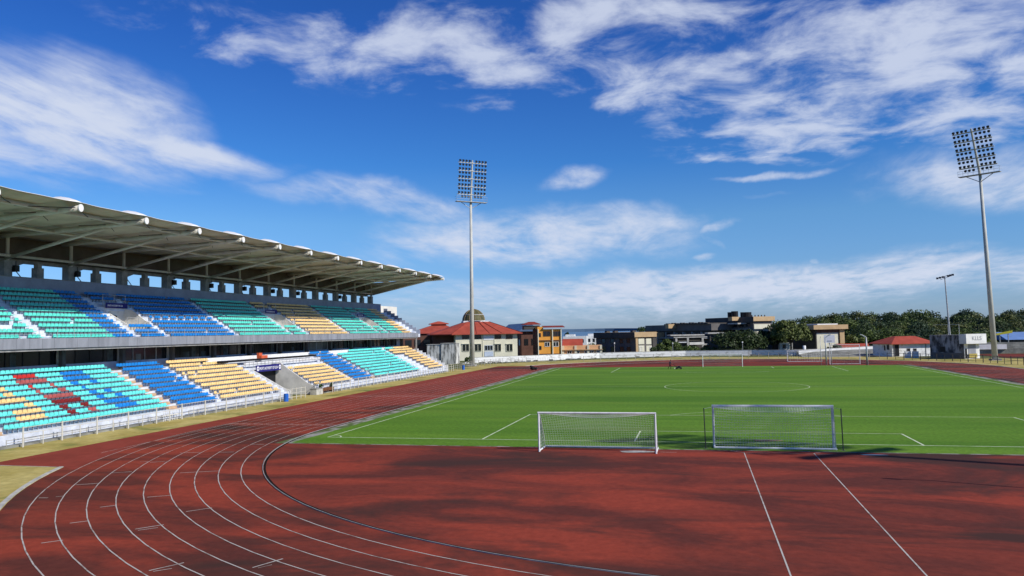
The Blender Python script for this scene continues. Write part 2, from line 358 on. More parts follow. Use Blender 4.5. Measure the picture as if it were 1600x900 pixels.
struct(m.build('inner_kerb'))
m = MB(); rim(m, arc(YC, 47.35, a0, 0, 60), .22, 0, .06, 'pale_concrete', False); rim(m, arc(YF, 47.35, 0, math.atan2(20.5, -42.5), 60), .22, 0, .06, 'pale_concrete', False)
rim(m, [(47.35, YC), (47.35, YF)], .22, 0, .06, 'pale_concrete', False)
struct(m.build('outer_kerb'))
# football markings
m = MB(); LL, WW = 102.8, 32.45; z = .023
def TL(p, wd=.12, cl=False): strip(m, p, wd, z, 'turf_line', cl)
TL([(-WW, 0), (WW, 0)]); TL([(-WW, LL), (WW, LL)]); TL([(-WW, 0), (-WW, LL)]); TL([(WW, 0), (WW, LL)]); z = .0245; TL([(-WW, LL/2), (WW, LL/2)], .07)
z = .026
for s_, y0 in ((1, 0), (-1, LL)):
    for hw, dp in ((20.16, 16.5), (9.16, 5.5)):
        TL([(-hw, y0), (-hw, y0+s_*dp)]); TL([(hw, y0), (hw, y0+s_*dp)]); z += .0015; TL([(-hw, y0+s_*dp), (hw, y0+s_*dp)], .1); z -= .0015
    a = math.acos(5.5/9.15); TL([(9.15*math.cos(t), y0+s_*(11+9.15*math.sin(t))) for t in np.linspace(PI/2-a, PI/2+a, 24)], .1)
TL([(9.15*math.cos(t), LL/2+9.15*math.sin(t)) for t in np.linspace(0, 2*PI, 65)[:-1]], .09, True)
for cx_, cy_, b0 in ((-WW, 0, 0), (WW, 0, PI/2), (WW, LL, PI), (-WW, LL, 1.5*PI)):
    TL([(cx_+math.cos(b0+t), cy_+math.sin(b0+t)) for t in np.linspace(0, PI/2, 9)], .1)
struct(m.build('pitch_markings'))
# worn patches
def patch(name, cx_, cy_, rx, ry, z, mt):
    p = [(cx_+rx*math.cos(t)*(1+.15*math.sin(3*t+1)), cy_+ry*math.sin(t)*(1+.2*math.sin(2*t)), z) for t in np.linspace(0, 2*PI, 28)[:-1]]
    return struct(MB().ngon(p, mt).build(name))
mat('bare_soil', (.26, .18, .12), .95, .25, 2); mat('puddle', (.03, .05, .08), .04, .05, 1, spec=1.0)
patch('bare_patch', -.3, 1.2, .95, .45, .030, 'bare_soil')
patch('sand_patch', -8.7, -4.45, 1.15, .40, .021, 'pale_concrete')
patch('puddle', 5.3, -4.15, .75, .13, .022, 'puddle')
for i in range(4): pass

# ------------------------------------------------------------------ grandstand
Y0, Y1 = -24.6, 93.8; BAY = 7.8; YK = [92.3-BAY*k for k in range(15)]
GS = empty('grandstand', (-60, 35, 0), 'two-tier grandstand with a cantilevered membrane roof along the home straight', 'grandstand')
def gp(mb, name, **k):
    o = mb.build(name, **k); o.parent = GS; o.matrix_parent_inverse = Matrix.Translation((60, -35, 0)); return o
def sub(mb, name, par, **k):
    o = mb.build(name, **k); o.parent = par; return o
NL, DX, DZ = 10, .80, .42; FX, FZ = -54.55, .90
def prof(k0, k1, fx, fz, dx, dz, zb, xb):
    p = [(fx-dx*k0, zb), (fx-dx*k0, fz+dz*k0)]
    for k in range(k0, k1): p += [(fx-dx*(k+1), fz+dz*k)] + ([(fx-dx*(k+1), fz+dz*(k+1))] if k < k1-1 else [])
    p += [(xb, p[-1][1]), (xb, zb)] if xb < p[-1][0]-.01 else [(p[-1][0], zb)]
    return p
m = MB()
VL0, VL1 = 32.7, 39.3
m.prism(prof(0, NL, FX, FZ, DX, DZ, 0, -63.6), 'y', Y0, VL0, 'terrace_paint')
m.prism(prof(0, NL, FX, FZ, DX, DZ, 0, -63.6), 'y', VL1, Y1, 'terrace_paint')
m.prism(prof(7, NL, FX, FZ, DX, DZ, 3.55, -63.6), 'y', VL0, VL1, 'terrace_paint')
lower = fixn(gp(m, 'lower_terrace')); tag(lower, 'lower terrace of white stepped concrete below the glass front')
# side walls of the gangway cut through the lower terrace
m = MB(); m.prism([(-54.3, 0), (-54.3, 1.1), (-55.4, 1.5), (-59.6, 4.3), (-61, 4.3), (-61, 0)], 'y', VL1-.15, VL1-.004, 'plaster'); fixn(gp(m, 'gangway_wall')); m = MB()
m.prism([(-54.3, 0), (-54.3, 1.0), (-55.2, 1.3), (-59.6, 3.6), (-61, 3.6), (-61, 0)], 'y', VL0+.004, VL0+.15, 'plaster')
fixn(gp(m, 'gangway_wall'))
gp(MB().box(-60.9, -60.2, VL0, VL1, 0, 3.55, 'dark_opening'), 'gangway_opening')
gp(MB().box(-59.4, -59.3, VL0+.4, VL1-.3, 3.30, 4.15, 'banner'), 'gangway_sign_board')
# dark strip, white parapet and rails behind the rows around the gangway
m = MB(); m.box(-61.2, -60.5, 27.6, 51.2, 4.72, 4.95, 'black_cloth'); gp(m, 'dark_cover_strip')
m = MB(); m.box(-60.15, -60.0, 31.6, 51.4, 4.2, 4.55, 'white_paint'); gp(m, 'gangway_parapet')
m = MB()
for y in np.arange(31.6, 51.5, .9): m.tube([(-59.9, y, 3.85), (-59.9, y, 4.75)], .02, 'galv', 4)
for z in (4.35, 4.75): m.tube([(-59.9, 31.6, z), (-59.9, 51.4, z)], .02, 'galv', 4)
gp(m, 'gangway_railing')
# aisles with half steps
def aisles(lst, fx, fz, dx, dz, mt, nm, k0=0, k1=10):
    for (a, b) in lst:
        m = MB()
        for k in range(k0, k1):
            m.box(fx-dx*(k+1)+.003, fx-dx*k-.003, a, b, fz+dz*k-.02, fz+dz*k+.015, mt)
            if k: m.box(fx-dx*k+.0, fx-dx*k+dx*.45, a+.02, b-.02, fz+dz*(k-1)+.016, fz+dz*(k-1)+dz*.55, mt)
        gp(m, nm)
aisles([(-8.5, -7.4), (10.95, 12.2), (58.9, 60.0)], FX, FZ, DX, DZ, 'tan_paint', 'aisle_steps')
aisles([(18.6, 19.4), (31.2, 32.4), (51.5, 52.4), (80.3, 81.4)], FX, FZ, DX, DZ, 'terrace_paint', 'aisle_steps')
# plain plinth bench rails in front of the lower tier
m = MB(); m.box(-54.5, -53.75, Y0, VL0-.5, 0, .15, 'embank'); gp(m, 'base_ledge'); m = MB(); m.box(-54.5, -53.75, VL1+.4, Y1, 0, .15, 'embank'); gp(m, 'base_ledge')
# end stair and stepped walls
m = MB()
for k in range(10): m.box(-55.35-.8*k, -54.55-.8*k, 94.0, 95.6, 0, .75+.42*k, 'terrace_paint')
for k in range(9):  m.box(-55.35-.8*k, -54.55-.8*k, 95.6, 95.85, 0, 1.35+.42*k, 'white_paint')
gp(m, 'end_stair')
# upper tier
UX, UZ, UDX, UDZ = -60.55, 7.72, .80, .51
SLAB0 = 7.12
def uprof(k0, k1, zb):
    return prof(k0, k1, UX, UZ, UDX, UDZ, zb, -69.6 if k1 == 10 else UX-UDX*k1)
VU = [(-16.4, -12.9), (14.6, 18.1), (45.7, 49.2), (76.8, 80.2)]
m = MB(); ys_ = [Y0]+[c for v in VU for c in v]+[Y1]
for i in range(len(ys_)-1):
    if i % 2 == 0: m.prism(uprof(0, 10, SLAB0), 'y', ys_[i], ys_[i+1], 'terrace_paint')
    else:
        m.prism(uprof(0, 3, SLAB0), 'y', ys_[i], ys_[i+1], 'terrace_paint'); m.prism(uprof(7, 10, 10.9), 'y', ys_[i], ys_[i+1], 'terrace_paint')
upper = fixn(gp(m, 'upper_terrace')); tag(upper, 'upper terrace of stepped concrete, its back rows shaded by the roof')
for (a, b) in VU:
    m = MB(); m.box(-66.35, -66.2, a, b, 8.7, 10.9, 'plaster'); m.box(-66.3, -62.9, a, b, SLAB0, 8.72, 'plaster')
    m.prism([(-62.9, 8.5), (-62.9, 9.55), (-63.3, 9.7), (-65.2, 11.0), (-66.6, 11.2), (-66.6, 8.5)], 'y', b-.14, b, 'plaster')
    m.prism([(-62.9, 8.5), (-62.9, 9.35), (-65.2, 10.6), (-66.6, 11.2), (-66.6, 8.5)], 'y', a, a+.14, 'plaster')
    fixn(gp(m, 'stair_shaft'))
    m = MB(); m.box(-66.18, -66.1, a+1.0, b-1.3, 8.75, 10.4, 'dark_opening'); gp(m, 'stair_doorway')
    m = MB()
    for y in (a+.1, (a+b)/2, b-.1): m.tube([(-62.95, y, 9.1), (-62.95, y, 10.1)], .03, 'galv', 5)
    for z in (9.4, 9.75, 10.1): m.tube([(-62.95, a, z), (-62.95, b, z)], .025, 'galv', 5)
    gp(m, 'stair_railing'); m = MB()
    for y in (a+.1, (a+b)/2, b-.1): m.tube([(-66.1, y, 11.4), (-66.1, y, 12.6)], .04, 'galv', 5)
    for z in (12.0, 12.6): m.tube([(-66.1, a, z), (-66.1, b, z)], .025, 'galv', 5)
    gp(m, 'stair_railing')
    gp(MB().box(-66.0, -65.94, a+.4, b+.1, 11.2, 11.75, 'banner'), 'stair_sign_board')
aisles([(-28, -27), (2.1, 3.15), (13.45, 14.5), (18.2, 19.1), (31.15, 32.2), (44.9, 45.6), (49.3, 50.3), (63.1, 64.0), (76.15, 76.75), (80.3, 81.1)], UX, UZ, UDX, UDZ, 'terrace_paint', 'aisle_steps')
# fascia in panels
m = MB(); y = Y0; yy = []
while y < 93.9: m.box(-60.52, -60.40, y+.012, min(y+1.3, 94.4)-.012, 7.13, 8.03, 'fascia_panel'); y += 1.3
m.box(-60.56, -60.50, Y0, 94.3, 7.2, 7.95, 'dark_opening')
gp(m, 'fascia')
m = MB()
for y in np.arange(Y0+.4, 94.3, 1.95): m.tube([(-60.5, y, 8.0), (-60.5, y, 8.75)], .018, 'galv', 4)
for z in (8.4, 8.75): m.tube([(-60.5, Y0, z), (-60.5, 94.3, z)], .016, 'galv', 4)
gp(m, 'front_railing')
# slab edge underside, glass front behind it
m = MB(); m.box(-70, -60.56, Y0, 94.3, 6.92, 7.115, 'concrete'); gp(m, 'deck_slab')
m = MB(); m.box(-63.65, -63.5, Y0, Y1-3.5, 4.7, 5.55, 'parapet_blue'); gp(m, 'glass_front_sill')
ycols = [y for y in YK]
for i, y in enumerate(sorted(ycols)):
    m = MB(); m.box(-63.45, -63.0, y-.2, y+.2, 4.68, 6.93, 'dark_col'); gp(m, 'deck_column')
mat('window_glass', (.015, .018, .022), .08, .1, 1, spec=.6); mat('pale_glass', (.13, .15, .15), .15, .2, .6, spec=.5); mat('curtain', (.07, .085, .085), .9, .3, 1.5)
ysr = sorted(ycols)
for i in range(len(ysr)-1):
    a, b = ysr[i]+.28, ysr[i+1]-.28
    pale = i in (4, 9)
    g = gp(MB().box(-63.8, -63.72, a, b, 5.5, 6.93, 'pale_glass' if i in (9,) else 'window_glass'), 'glass_bay')
    for t in range(0, 5):
        m = MB(); yy_ = a+(b-a)*t/4; m.box(-63.72, -63.66, yy_-.035, yy_+.035, 5.55, 6.92, 'galv' if i in (4, 9) else 'black_metal')
        sub(m, 'window_mullion', g)
    for t in range(4):
        if random.random() < .5 and i not in (9,):
            y_ = a+(b-a)*(t+random.uniform(.1, .4))/4; wd = random.uniform(.4, 1.2)
            sub(MB().box(-63.715, -63.70, y_, y_+wd, 5.56, 6.8 if random.random() < .6 else 6.2, 'pale_glass' if i == 4 else 'curtain'), 'curtain', g)
m = MB(); m.box(-63.75, -63.55, Y1-3.4, Y1, 4.7, 6.93, 'parapet_blue'); gp(m, 'end_wall_panel')
m = MB(); m.box(-60.9, -60.65, 93.9, 94.15, 0, 6.95, 'concrete'); gp(m, 'end_post')
mat('cream_w', (.70, .68, .62), .85, .05, .5)
m = MB(); m.box(-62.75, -62.6, 27.6, Y1-3.5, 4.70, 5.32, 'white_paint'); gp(m, 'sunlit_sill')  # brightness of the sunlit stretch of sill put in as white paint
# rear wall of the upper tier
BX = UX-UDX*10
m = MB(); m.box(-69.65, BX-.35, Y0, Y1+1.2, 12.2, 14.05, 'parapet_blue'); gp(m, 'rear_parapet')
m = MB(); m.box(-69.7, BX-.30, Y0, Y1+1.3, 14.052, 14.12, 'concrete'); gp(m, 'rear_coping')
m = MB()
for k in range(10):
    m.box(UX-UDX*(k+1), UX-UDX*k, 93.95, 95.6, 7.12, 7.75+UDZ*k, 'terrace_paint'); m.box(UX-UDX*(k+1), UX-UDX*k-.0, 95.6, 95.85, 7.12, 8.6+UDZ*k, 'parapet_blue')
gp(m, 'upper_end_stair')
m = MB(); m.box(-69.6, -63.8, Y0, Y1, 0, 6.9, 'plaster'); gp(m, 'rear_block')
m = MB(); m.box(-79, -70.2, 97.5, 107, 0, 13.9, 'cream_w'); gp(m, 'stair_tower')
# ---- roof
def zb(x): return float(np.interp(x, [-72, -70.7, -67.8, -63.5, -59, -56, -54], [18.1, 18.2, 18.28, 18.38, 18.52, 18.72, 18.8]))
rear = gp(MB().box(-71.3, -70.75, Y0-1, 92.6, 15.68, 16.0, 'concrete'), 'rear_roof_beam')
for k, y in enumerate(YK):
    m = MB(); m.tube([(x, y, zb(x)-.05) for x in (-70.9, -69, -66.5, -64, -61.5, -59, -57, -55.5, -54.15)], .25, 'steel_cream', 10)
    b = gp(m, 'roof_beam', smooth=True)
    m = MB()
    pts = [(-54.1, y+.26*math.cos(t), zb(-54)-.05+.32*math.sin(t)) for t in np.linspace(0, 2*PI, 15)[:-1]]; n = len(pts)
    m.add(pts+[(p[0]+.10, p[1], p[2]) for p in pts], [tuple(range(n))[::-1], tuple(range(n, 2*n))]+[(i, (i+1) % n, n+(i+1) % n, n+i) for i in range(n)], 'cap_white')
    m.prism([(-54.2, zb(-54.2)-.30), (-54.2, zb(-54.2)+.2), (-55.3, zb(-54.2)-.02)], 'y', y-.03, y+.03, 'cap_white')
    o = fixn(m.build('beam_end_cap')); o.parent = b
    gp(MB().tube([(-70.05, y, 15.9), (-64, y, 17.15), (-58.2, y, zb(-58.2)-.22)], .16, 'steel_cream', 8), 'roof_strut', smooth=True)
    m = MB(); m.box(-70.5, -69.65, y-.45, y+.45, 14.1, 15.7, 'concrete'); m.tube([(-69.9, y+.1, 15.5), (-69.9, y+.1, 18.0)], .17, 'steel_cream', 8)
    gp(m, 'roof_column')
    if k > 0 :
        ym = y+BAY*.5
        m = MB(); m.box(-70.5, -69.8, ym-.42, ym+.42, 14.1, 15.25, 'concrete'); m.box(-70.4, -69.9, ym-.26, ym+.26, 15.25, 15.7, 'concrete')
        gp(m, 'short_roof_column')
        m = MB(); m.prism([(y+1.3, 15.7), (y+3.0, 15.7), (y+1.75, 15.25)], 'x', -71.2, -70.8, 'concrete'); m.tube([(-71, y+1.6, 15.35), (-71, y+2.9, 14.1)], .05, 'concrete', 5)
        fixn(gp(m, 'bracket_and_stay'))
        m = MB(); m.tube([(-54.3, y+.3, zb(-54)-.05), (-55.6, y+2.0, 18.62), (-56.6, y+3.9, 18.5)], .035, 'black_metal', 5)
        m.tube([(-54.3, y+BAY-.3, zb(-54)-.05), (-55.6, y+BAY-2.0, 18.62), (-56.6, y+3.9, 18.5)], .035, 'black_metal', 5)
        gp(m, 'membrane_cable')
        m = MB(); m.tube([(-58.3, y+.2, zb(-58.3)), (-59.5, y+2.2, 18.3)], .03, 'black_metal', 5); m.tube([(-58.3, y-.2, zb(-58.3)), (-59.5, y-2.2, 18.3)], .03, 'black_metal', 5)
        gp(m, 'membrane_cable')
for x, z, r in ((-56.3, 18.62, .17), (-64.2, 18.15, .14), (-69.4, 16.15, .14)):
    gp(MB().tube([(x, YK[-1], z), (x, YK[0], z)], r, 'steel_cream', 8), 'roof_purlin', smooth=True)
# membrane skin, humped over every beam
m = MB(); xs_ = [-54.05, -54.6, -55.3, -56.2, -57.4, -59, -61.5, -64, -67, -70, -71.4]
yv = np.linspace(YK[-1]-1, YK[0]+.15, 14*14+3); V = []
def mz(x, y):
    d = min(abs(y-q) for q in YK); f = 1-d/3.9
    hx = float(np.interp(x, [-71.4, -67, -62, -57.5, -56.2, -55, -54.05], [.15, .42, .60, .92, 1.02, .62, .08]))
    sag = .30
    edge = float(np.interp(x, [-56.5, -54.05], [0, .22]))
    return zb(x)+.12+edge+sag*(1-f)*0.1+hx*math.exp(-(d/1.15)**2)
for x in xs_:
    for y in yv: V.append((x, y, mz(x, y)))
ny = len(yv); Fq = [(i*ny+j, i*ny+j+1, (i+1)*ny+j+1, (i+1)*ny+j) for i in range(len(xs_)-1) for j in range(ny-1)]
m.add(V, Fq, 'membrane'); m.ms = ['cap_white']; mem = gp(m, 'roof_membrane', smooth=True)
sm = mem.modifiers.new('thick', 'SOLIDIFY'); sm.thickness = .03; mem.data.materials.append(MATS['membrane']); sm.material_offset = 1; sm.use_rim = True  # sunlit white put into the top skin, underside stays tan
mat('membrane_shaded', (.13, .11, .09), .8, .12, .5)  # gloom under the rear of the roof put into a darker membrane colour
m = MB(); m.box(-71.5, -71.35, Y0-1, 92.6, 15.7, 18.4, 'membrane_shaded'); gp(m, 'rear_membrane')
m = MB(); m.prism([(-54.2, 18.85), (-57.7, 18.45), (-70, 15.95), (-71.4, 15.9), (-71.4, 18.35), (-65, 18.6), (-60, 19.2), (-57.5, 19.55), (-55.6, 19.4), (-54.3, 18.95)], 'y', 92.62, 92.68, 'membrane'); fixn(gp(m, 'gable_membrane'))
# floodlight cans and speakers hung on the columns
for i, (k, dy) in enumerate(((11, .7), (10, .6), (8, .7), (7, .6), (6, .8), (5, .8), (4, .8), (2, .7))):
    y = YK[k]+dy; p = (-69.5, y, 14.95)
    m = MB(); m.box(-69.75, -69.3, y-.2, y+.25, 14.65, 15.25, 'black_metal'); m.tube([(-69.5, y, 15.2), (-69.5, y, 15.7)], .04, 'black_metal', 5)
    m.box(-69.6, -69.2, y-.35, y-.2, 14.6, 15.1, 'black_metal')
    gp(m, 'hung_speaker')
def text(s, size, loc, rot, mt, name, parent=None, ext=.01, align='LEFT', sx=1):
    cu = bpy.data.curves.new(name, 'FONT'); cu.body = s; cu.size = size; cu.extrude = ext; cu.align_x = align
    o = bpy.data.objects.new(name, cu); COL.objects.link(o); dg = bpy.context.evaluated_depsgraph_get(); dg.update()
    me = bpy.data.meshes.new_from_object(o.evaluated_get(dg)); me.name = name; bpy.data.objects.remove(o)
    me.materials.clear(); me.materials.append(MATS[mt])
    n = bpy.data.objects.new(name, me); COL.objects.link(n); n.location = loc; n.rotation_euler = rot; n.scale = (sx, 1, 1)
    if parent:
        n.parent = parent
        if parent is GS: n.matrix_parent_inverse = Matrix.Translation((60, -35, 0))
    return n
ROTX = (PI/2, 0, PI/2)      # writing that faces +x (the pitch)
text('SPORTS AUTHORITY OF GOA', .50, (-59.28, VL0+1.05, 3.54), ROTX, 'letter', 'sign_lettering', GS, sx=.66)
for yy_ in (VL0+.72, VL1-.62):
    m = MB(); p = [(-59.27, yy_+.27*math.cos(t), 3.73+.3*math.sin(t)) for t in np.linspace(0, 2*PI, 17)[:-1]]; p2 = [(-59.26, yy_+.12*math.cos(t), 3.73+.13*math.sin(t)) for t in np.linspace(0, 2*PI, 13)[:-1]]
    m.ngon(p, 'letter'); m.ngon(p2, 'banner'); gp(m, 'sign_emblem')
for (a, b) in VU[1:]:
    text('SPORTS AUTHORITY OF GOA', .27, (-65.93, a+.62, 11.38), ROTX, 'letter', 'sign_lettering', GS, sx=.62)

# ------------------------------------------------------------------ seats
def seat_mesh(c):
    m = MB(); h = .198; mt = 'seat_'+c.replace(' ', '_')
    m.box(-.20, .20, -h, h, -.02, .045, mt)
    pl = [(-h, .02), (h, .02), (h, .20), (h*.82, .262), (h*.45, .285), (-h*.45, .285), (-h*.82, .262), (-h, .20)]
    n = len(pl)
    fr = [(-.13-.10*z, y, z) for y, z in pl]; bk = [(-.18-.10*z, y, z) for y, z in pl]
    m.add(fr+bk, [tuple(range(n)), tuple(range(2*n-1, n-1, -1))]+[(i, n+i, n+(i+1) % n, (i+1) % n) for i in range(n)], mt)
    m.box(-.12, .04, -.17, .17, -.045, -.022, 'seat_bracket'); m.box(-.10, -.05, -.02, .02, -.38, -.045, 'seat_bracket')
    return m
SM = {c: seat_mesh(c) for c in SEATC}
PITCH_S = .45; SEATS = []
SAG = {8: {'red': [(-.3, 1.9)], 'blue': [(4.6, 7.2)]}, 7: {'faded red': [(-.7, 2.4)], 'blue': [(4.2, 7.3)]}, 6: {'red': [(-.6, .2)], 'faded red': [(1.6, 2.4)], 'blue': [(4.2, 5.1), (6.5, 7.3)], 'yellow': [(-5.2, -2.6)]},
       5: {'yellow': [(-5.3, -4.2), (-3.6, -2.8)], 'faded red': [(-.6, .2), (1.6, 2.5)], 'blue': [(4.3, 5.1)]}, 4: {'yellow': [(-5.3, -2.3)], 'faded red': [(-.5, 2.5)], 'blue': [(4.4, 5.2), (6.2, 7.4)]},
       3: {'yellow': [(-3.1, -2.3)], 'dark red': [(-.5, 2.6)], 'blue': [(4.4, 5.3), (6.6, 7.5)]}, 2: {'yellow': [(-4.9, -2.2)], 'dark red': [(-.4, .4), (1.8, 2.6)], 'blue': [(4.6, 7.6)]},
       1: {'yellow': [(-5.2, -2.6)], 'dark red': [(-.3, .6)], 'faded red': [(1.9, 2.8)], 'blue': [(5.1, 7.7)]}}
def row(tier, k, a, b, col):
    n = int(round((b-a)/PITCH_S)); st = (b-a)/n
    for i in range(n):
        y = a+st*(i+.5); c = col
        if callable(col): c = col(k, y, i)
        if c is None or (tier == 'lower' and y > 12 and random.random() < .012) or (tier == 'upper' and random.random() < .012): continue
        if tier == 'lower': x, z = FX-DX*k-.42, FZ+DZ*k+.385
        else: x, z = UX-UDX*k-.42, UZ+UDZ*k+.385
        SEATS.append((tier, k, y, x, z, c))
def sagc(k, y, i):
    for c, L_ in SAG.get(k, {}).items():
        for a, b in L_:
            if a <= y <= b: return c
    return 'turquoise'
for k in range(10):
    row('lower', k, -24.4, -8.7, 'turquoise')
    row('lower', k, -7.2, 10.8, sagc)
    row('lower', k, 12.4, 18.5, 'blue')
    row('lower', k, 19.5, (27.4 if k == 9 else 29.9 if k == 8 else 31.1), 'yellow')
    if k <= 5: row('lower', k, 40.4, 51.4, 'yellow')
    row('lower', k, 52.5, 58.7, 'blue')
    row('lower', k, 66 if k == 9 else 60.2, 80.1, 'turquoise')
    if k >= 7: row('lower', k, 81.6, 85.6, 'turquoise' if k > 8 else 'yellow')
    row('lower', k, 85.6, 93.6, 'yellow')
for k in range(10):
    def U(a, b, c): row('upper', k, a, b, c)
    U(-24.4, 1.95, (lambda k, y, i: None if (k == 2 and -1 < y < .4) or (k == 0 and -.2 < y < .6) else 'sea green')); U(3.25, 10.5, 'sea green'); U(10.5, 13.35, 'blue')
    if k < 3 or k > 7: U(14.6, 18.1, 'blue'); U(45.75, 49.2, 'sea green' if k < 3 else 'yellow'); U(76.85, 80.2, 'sea green')
    U(19.2, 31.05, (lambda k, y, i: None if (k == 4 and i % 3 == 2) else 'blue')); U(32.3, 44.8, 'sea green')
    U(50.4, 63, 'yellow'); U(64.1, 76.1, 'sea green'); U(81.2, 87.0, 'sea green'); U(87.0, 91.6, 'yellow')
ORD = ['zeroth', 'first', 'second', 'third', 'fourth', 'fifth', 'sixth', 'seventh', 'eighth', 'ninth', 'tenth', 'eleventh', 'twelfth', 'thirteenth', 'fourteenth', 'fifteenth', 'sixteenth', 'seventeenth', 'eighteenth', 'nineteenth', 'twentieth']
TENS = {2: 'twenty', 3: 'thirty', 4: 'forty', 5: 'fifty', 6: 'sixty', 7: 'seventy'}; TO = {3: 'thirtieth', 4: 'fortieth', 5: 'fiftieth', 6: 'sixtieth', 7: 'seventieth'}
def o_(n): return ORD[n] if n <= 20 else (TO[n//10] if n % 10 == 0 else TENS[n//10]+'-'+ORD[n % 10])
def rown(k): return 'front' if k == 0 else o_(k+1)
vis = []
for s in SEATS:
    u, v = px((s[3], s[2], s[4]))
    d = np.linalg.norm(np.array([s[3], s[2], s[4]])-C0)
    vis.append((0 if (u > 4 and v < 895) else 1, d, s))
vis.sort(key=lambda t: (t[0], t[1]))
near = [t[2] for t in vis[:300]]; rest = [t[2] for t in vis[300:]]
def ordinal(s):     # how many seats of the same row stand between this one and the aisle at its right
    tier, k, y = s[:3]
    lim = ([-8.6, 10.85, 18.55] if tier == 'lower' else [2.0, 13.4, 18.15, 31.1])
    e = min(l for l in lim+[200] if l > y)
    same = sorted([t[2] for t in SEATS if t[0] == tier and t[1] == k and y <= t[2] < e])
    n = len(same); return n, e
SMESH = {}
for s in near:
    c = s[5]
    if c not in SMESH:
        o = SM[c].build('stadium_seat'); SMESH[c] = o.data; o.rotation_euler[2] = 0
    else:
        o = bpy.data.objects.new('stadium_seat', SMESH[c]); COL.objects.link(o)
    o.location = (s[3], s[2], s[4])
    n, e = ordinal(s)
    cname = 'sea-green' if c == 'sea green' else c.replace(' ', '-')
    if s[0] == 'lower':
        lab = f"{cname} seat in the {rown(s[1])} row of the lower tier, {o_(n)} left of the tan aisle" if e < 11 else f"{cname} seat in the {rown(s[1])} row of the lower tier, {o_(n)} before the yellow block"
    else:
        which = {2.0: 'first', 13.4: 'second', 18.15: 'third', 31.1: 'fourth'}.get(e, 'far')
        lab = f"{cname} seat in the {rown(s[1])} row of the upper tier, {o_(n)} left of {which} aisle"
    tag(o, lab, 'seat', 'plastic bucket seats of the grandstand')
m = MB()
for s in rest:
    src = SM[s[5]]; b = len(m.v); mi = [m.mi(q) for q in src.ms]
    m.v += [(p[0]+s[3], p[1]+s[2], p[2]+s[4]) for p in src.v]; m.f += [tuple(b+i for i in f) for f in src.f]; m.m += [mi[i] for i in src.m]
tag(m.build('farther_stadium_seats'), 'rows of turquoise, blue and yellow bucket seats across the rest of the stand', 'seats', None, 'stuff')

# ------------------------------------------------------------------ trackside railings
def railing(name, path, hts, step, tallevery, th, sh, rpost, label, mt, loc0, cap=100, rr=.025, mt2=None):
    """path: list of xy; posts every step along it, each post a part; hts: rail heights"""
    e = empty(name, (*loc0, 0), label, 'railing', 'railings round the running track')
    pts = [np.array(p, float) for p in path]; seg = [np.linalg.norm(pts[i+1]-pts[i]) for i in range(len(pts)-1)]; tot = sum(seg); n = int(tot/step)
    def pos(s):
        for i, g in enumerate(seg):
            if s <= g+1e-6: return pts[i]+(pts[i+1]-pts[i])*s/g
            s -= g
        return pts[-1]
    cache = {}; extra = None
    for i in range(n+1):
        p = pos(i*tot/n); tall = (i % tallevery == 0); hgt = th if tall else sh; r_ = rpost if tall else rpost*.6
        if i < cap:
            if tall not in cache:
                o = MB().tube([(0, 0, 0), (0, 0, hgt)], r_, mt, 6).build('post'); cache[tall] = o.data
            else:
                o = bpy.data.objects.new('post', cache[tall]); COL.objects.link(o)
            o.parent = e; o.location = (p[0]-loc0[0], p[1]-loc0[1], 0)
        else:
            extra = extra or MB(); extra.tube([(p[0]-loc0[0], p[1]-loc0[1], 0), (p[0]-loc0[0], p[1]-loc0[1], hgt)], r_, mt, 5)
    if extra: o = extra.build('post'); o.parent = e; o['kind'] = 'stuff'
    for h in hts:
        o = MB().tube([(p[0]-loc0[0], p[1]-loc0[1], h) for p in pts], rr, mt2 or mt, 5).build('rail'); o.parent = e
    return e
railing('track_railing', [(-53.3, -7.25), (-53.3, 28.6)], (.55, 1.0, 1.42), 1.79, 2, 1.5, 1.0, .062, 'cream steel railing in front of the nearest turquoise, blue and yellow seats', 'steel_cream', (-53.3, -7.25))
railing('bench_railing', [(-54.0, -8), (-54.0, 10.2)], (.35, .55), 1.5, 1, .6, .6, .03, 'low double rail on the ledge below the turquoise block with lettered seats', 'grey_rail', (-54.0, -8))
railing('bench_railing', [(-54.0, 12.6), (-54.0, 31)], (.35, .6), 1.5, 1, .62, .6, .03, 'low double rail on the ledge below the near blue and yellow blocks', 'grey_rail', (-54.0, 12.6))
railing('gangway_gate', [(-53.3, 30.2), (-53.3, 32.3), (-53.3, 34.6)], (.3, .8, 1.3), .95, 1, 1.45, 1.45, .045, 'short gate section of cream railing beside the blue barrel at the gangway', 'steel_cream', (-53.3, 30.2))
railing('track_railing', [(-53.5, 42.5), (-53.5, 96)], (.55, 1.0, 1.42), 1.35, 2, 1.5, 1.25, .055, 'long cream railing in front of the far yellow, blue and turquoise blocks', 'steel_cream', (-53.5, 42.5))
railing('track_railing', [(-53.6, 96.5), (-53.8, 114), (-51, 124), (-46, 131.5)], (.6, 1.0, 1.42), 1.3, 2, 1.5, 1.3, .05, 'grey railing passing the left floodlight mast behind the track bend', 'grey_rail', (-53.6, 96.5))
fp = [(52.6*math.cos(t), YF+52.6*math.sin(t)) for t in np.linspace(R(128), R(48), 26)]
railing('bend_railing', fp, (.75, 1.35), 2.3, 2, 1.45, 1.35, .065, 'thin grey railing curving round the far bend of the track', 'grey_rail', fp[0], rr=.035)
fp = [(52.6*math.cos(t), YF+52.6*math.sin(t)) for t in np.linspace(R(46), R(3), 14)]
railing('bend_railing', fp, (.75, 1.35), 1.9, 2, 1.5, 1.35, .08, 'dark railing before the hut and the stained booth right of the bend', 'post_dark', fp[0], rr=.04)
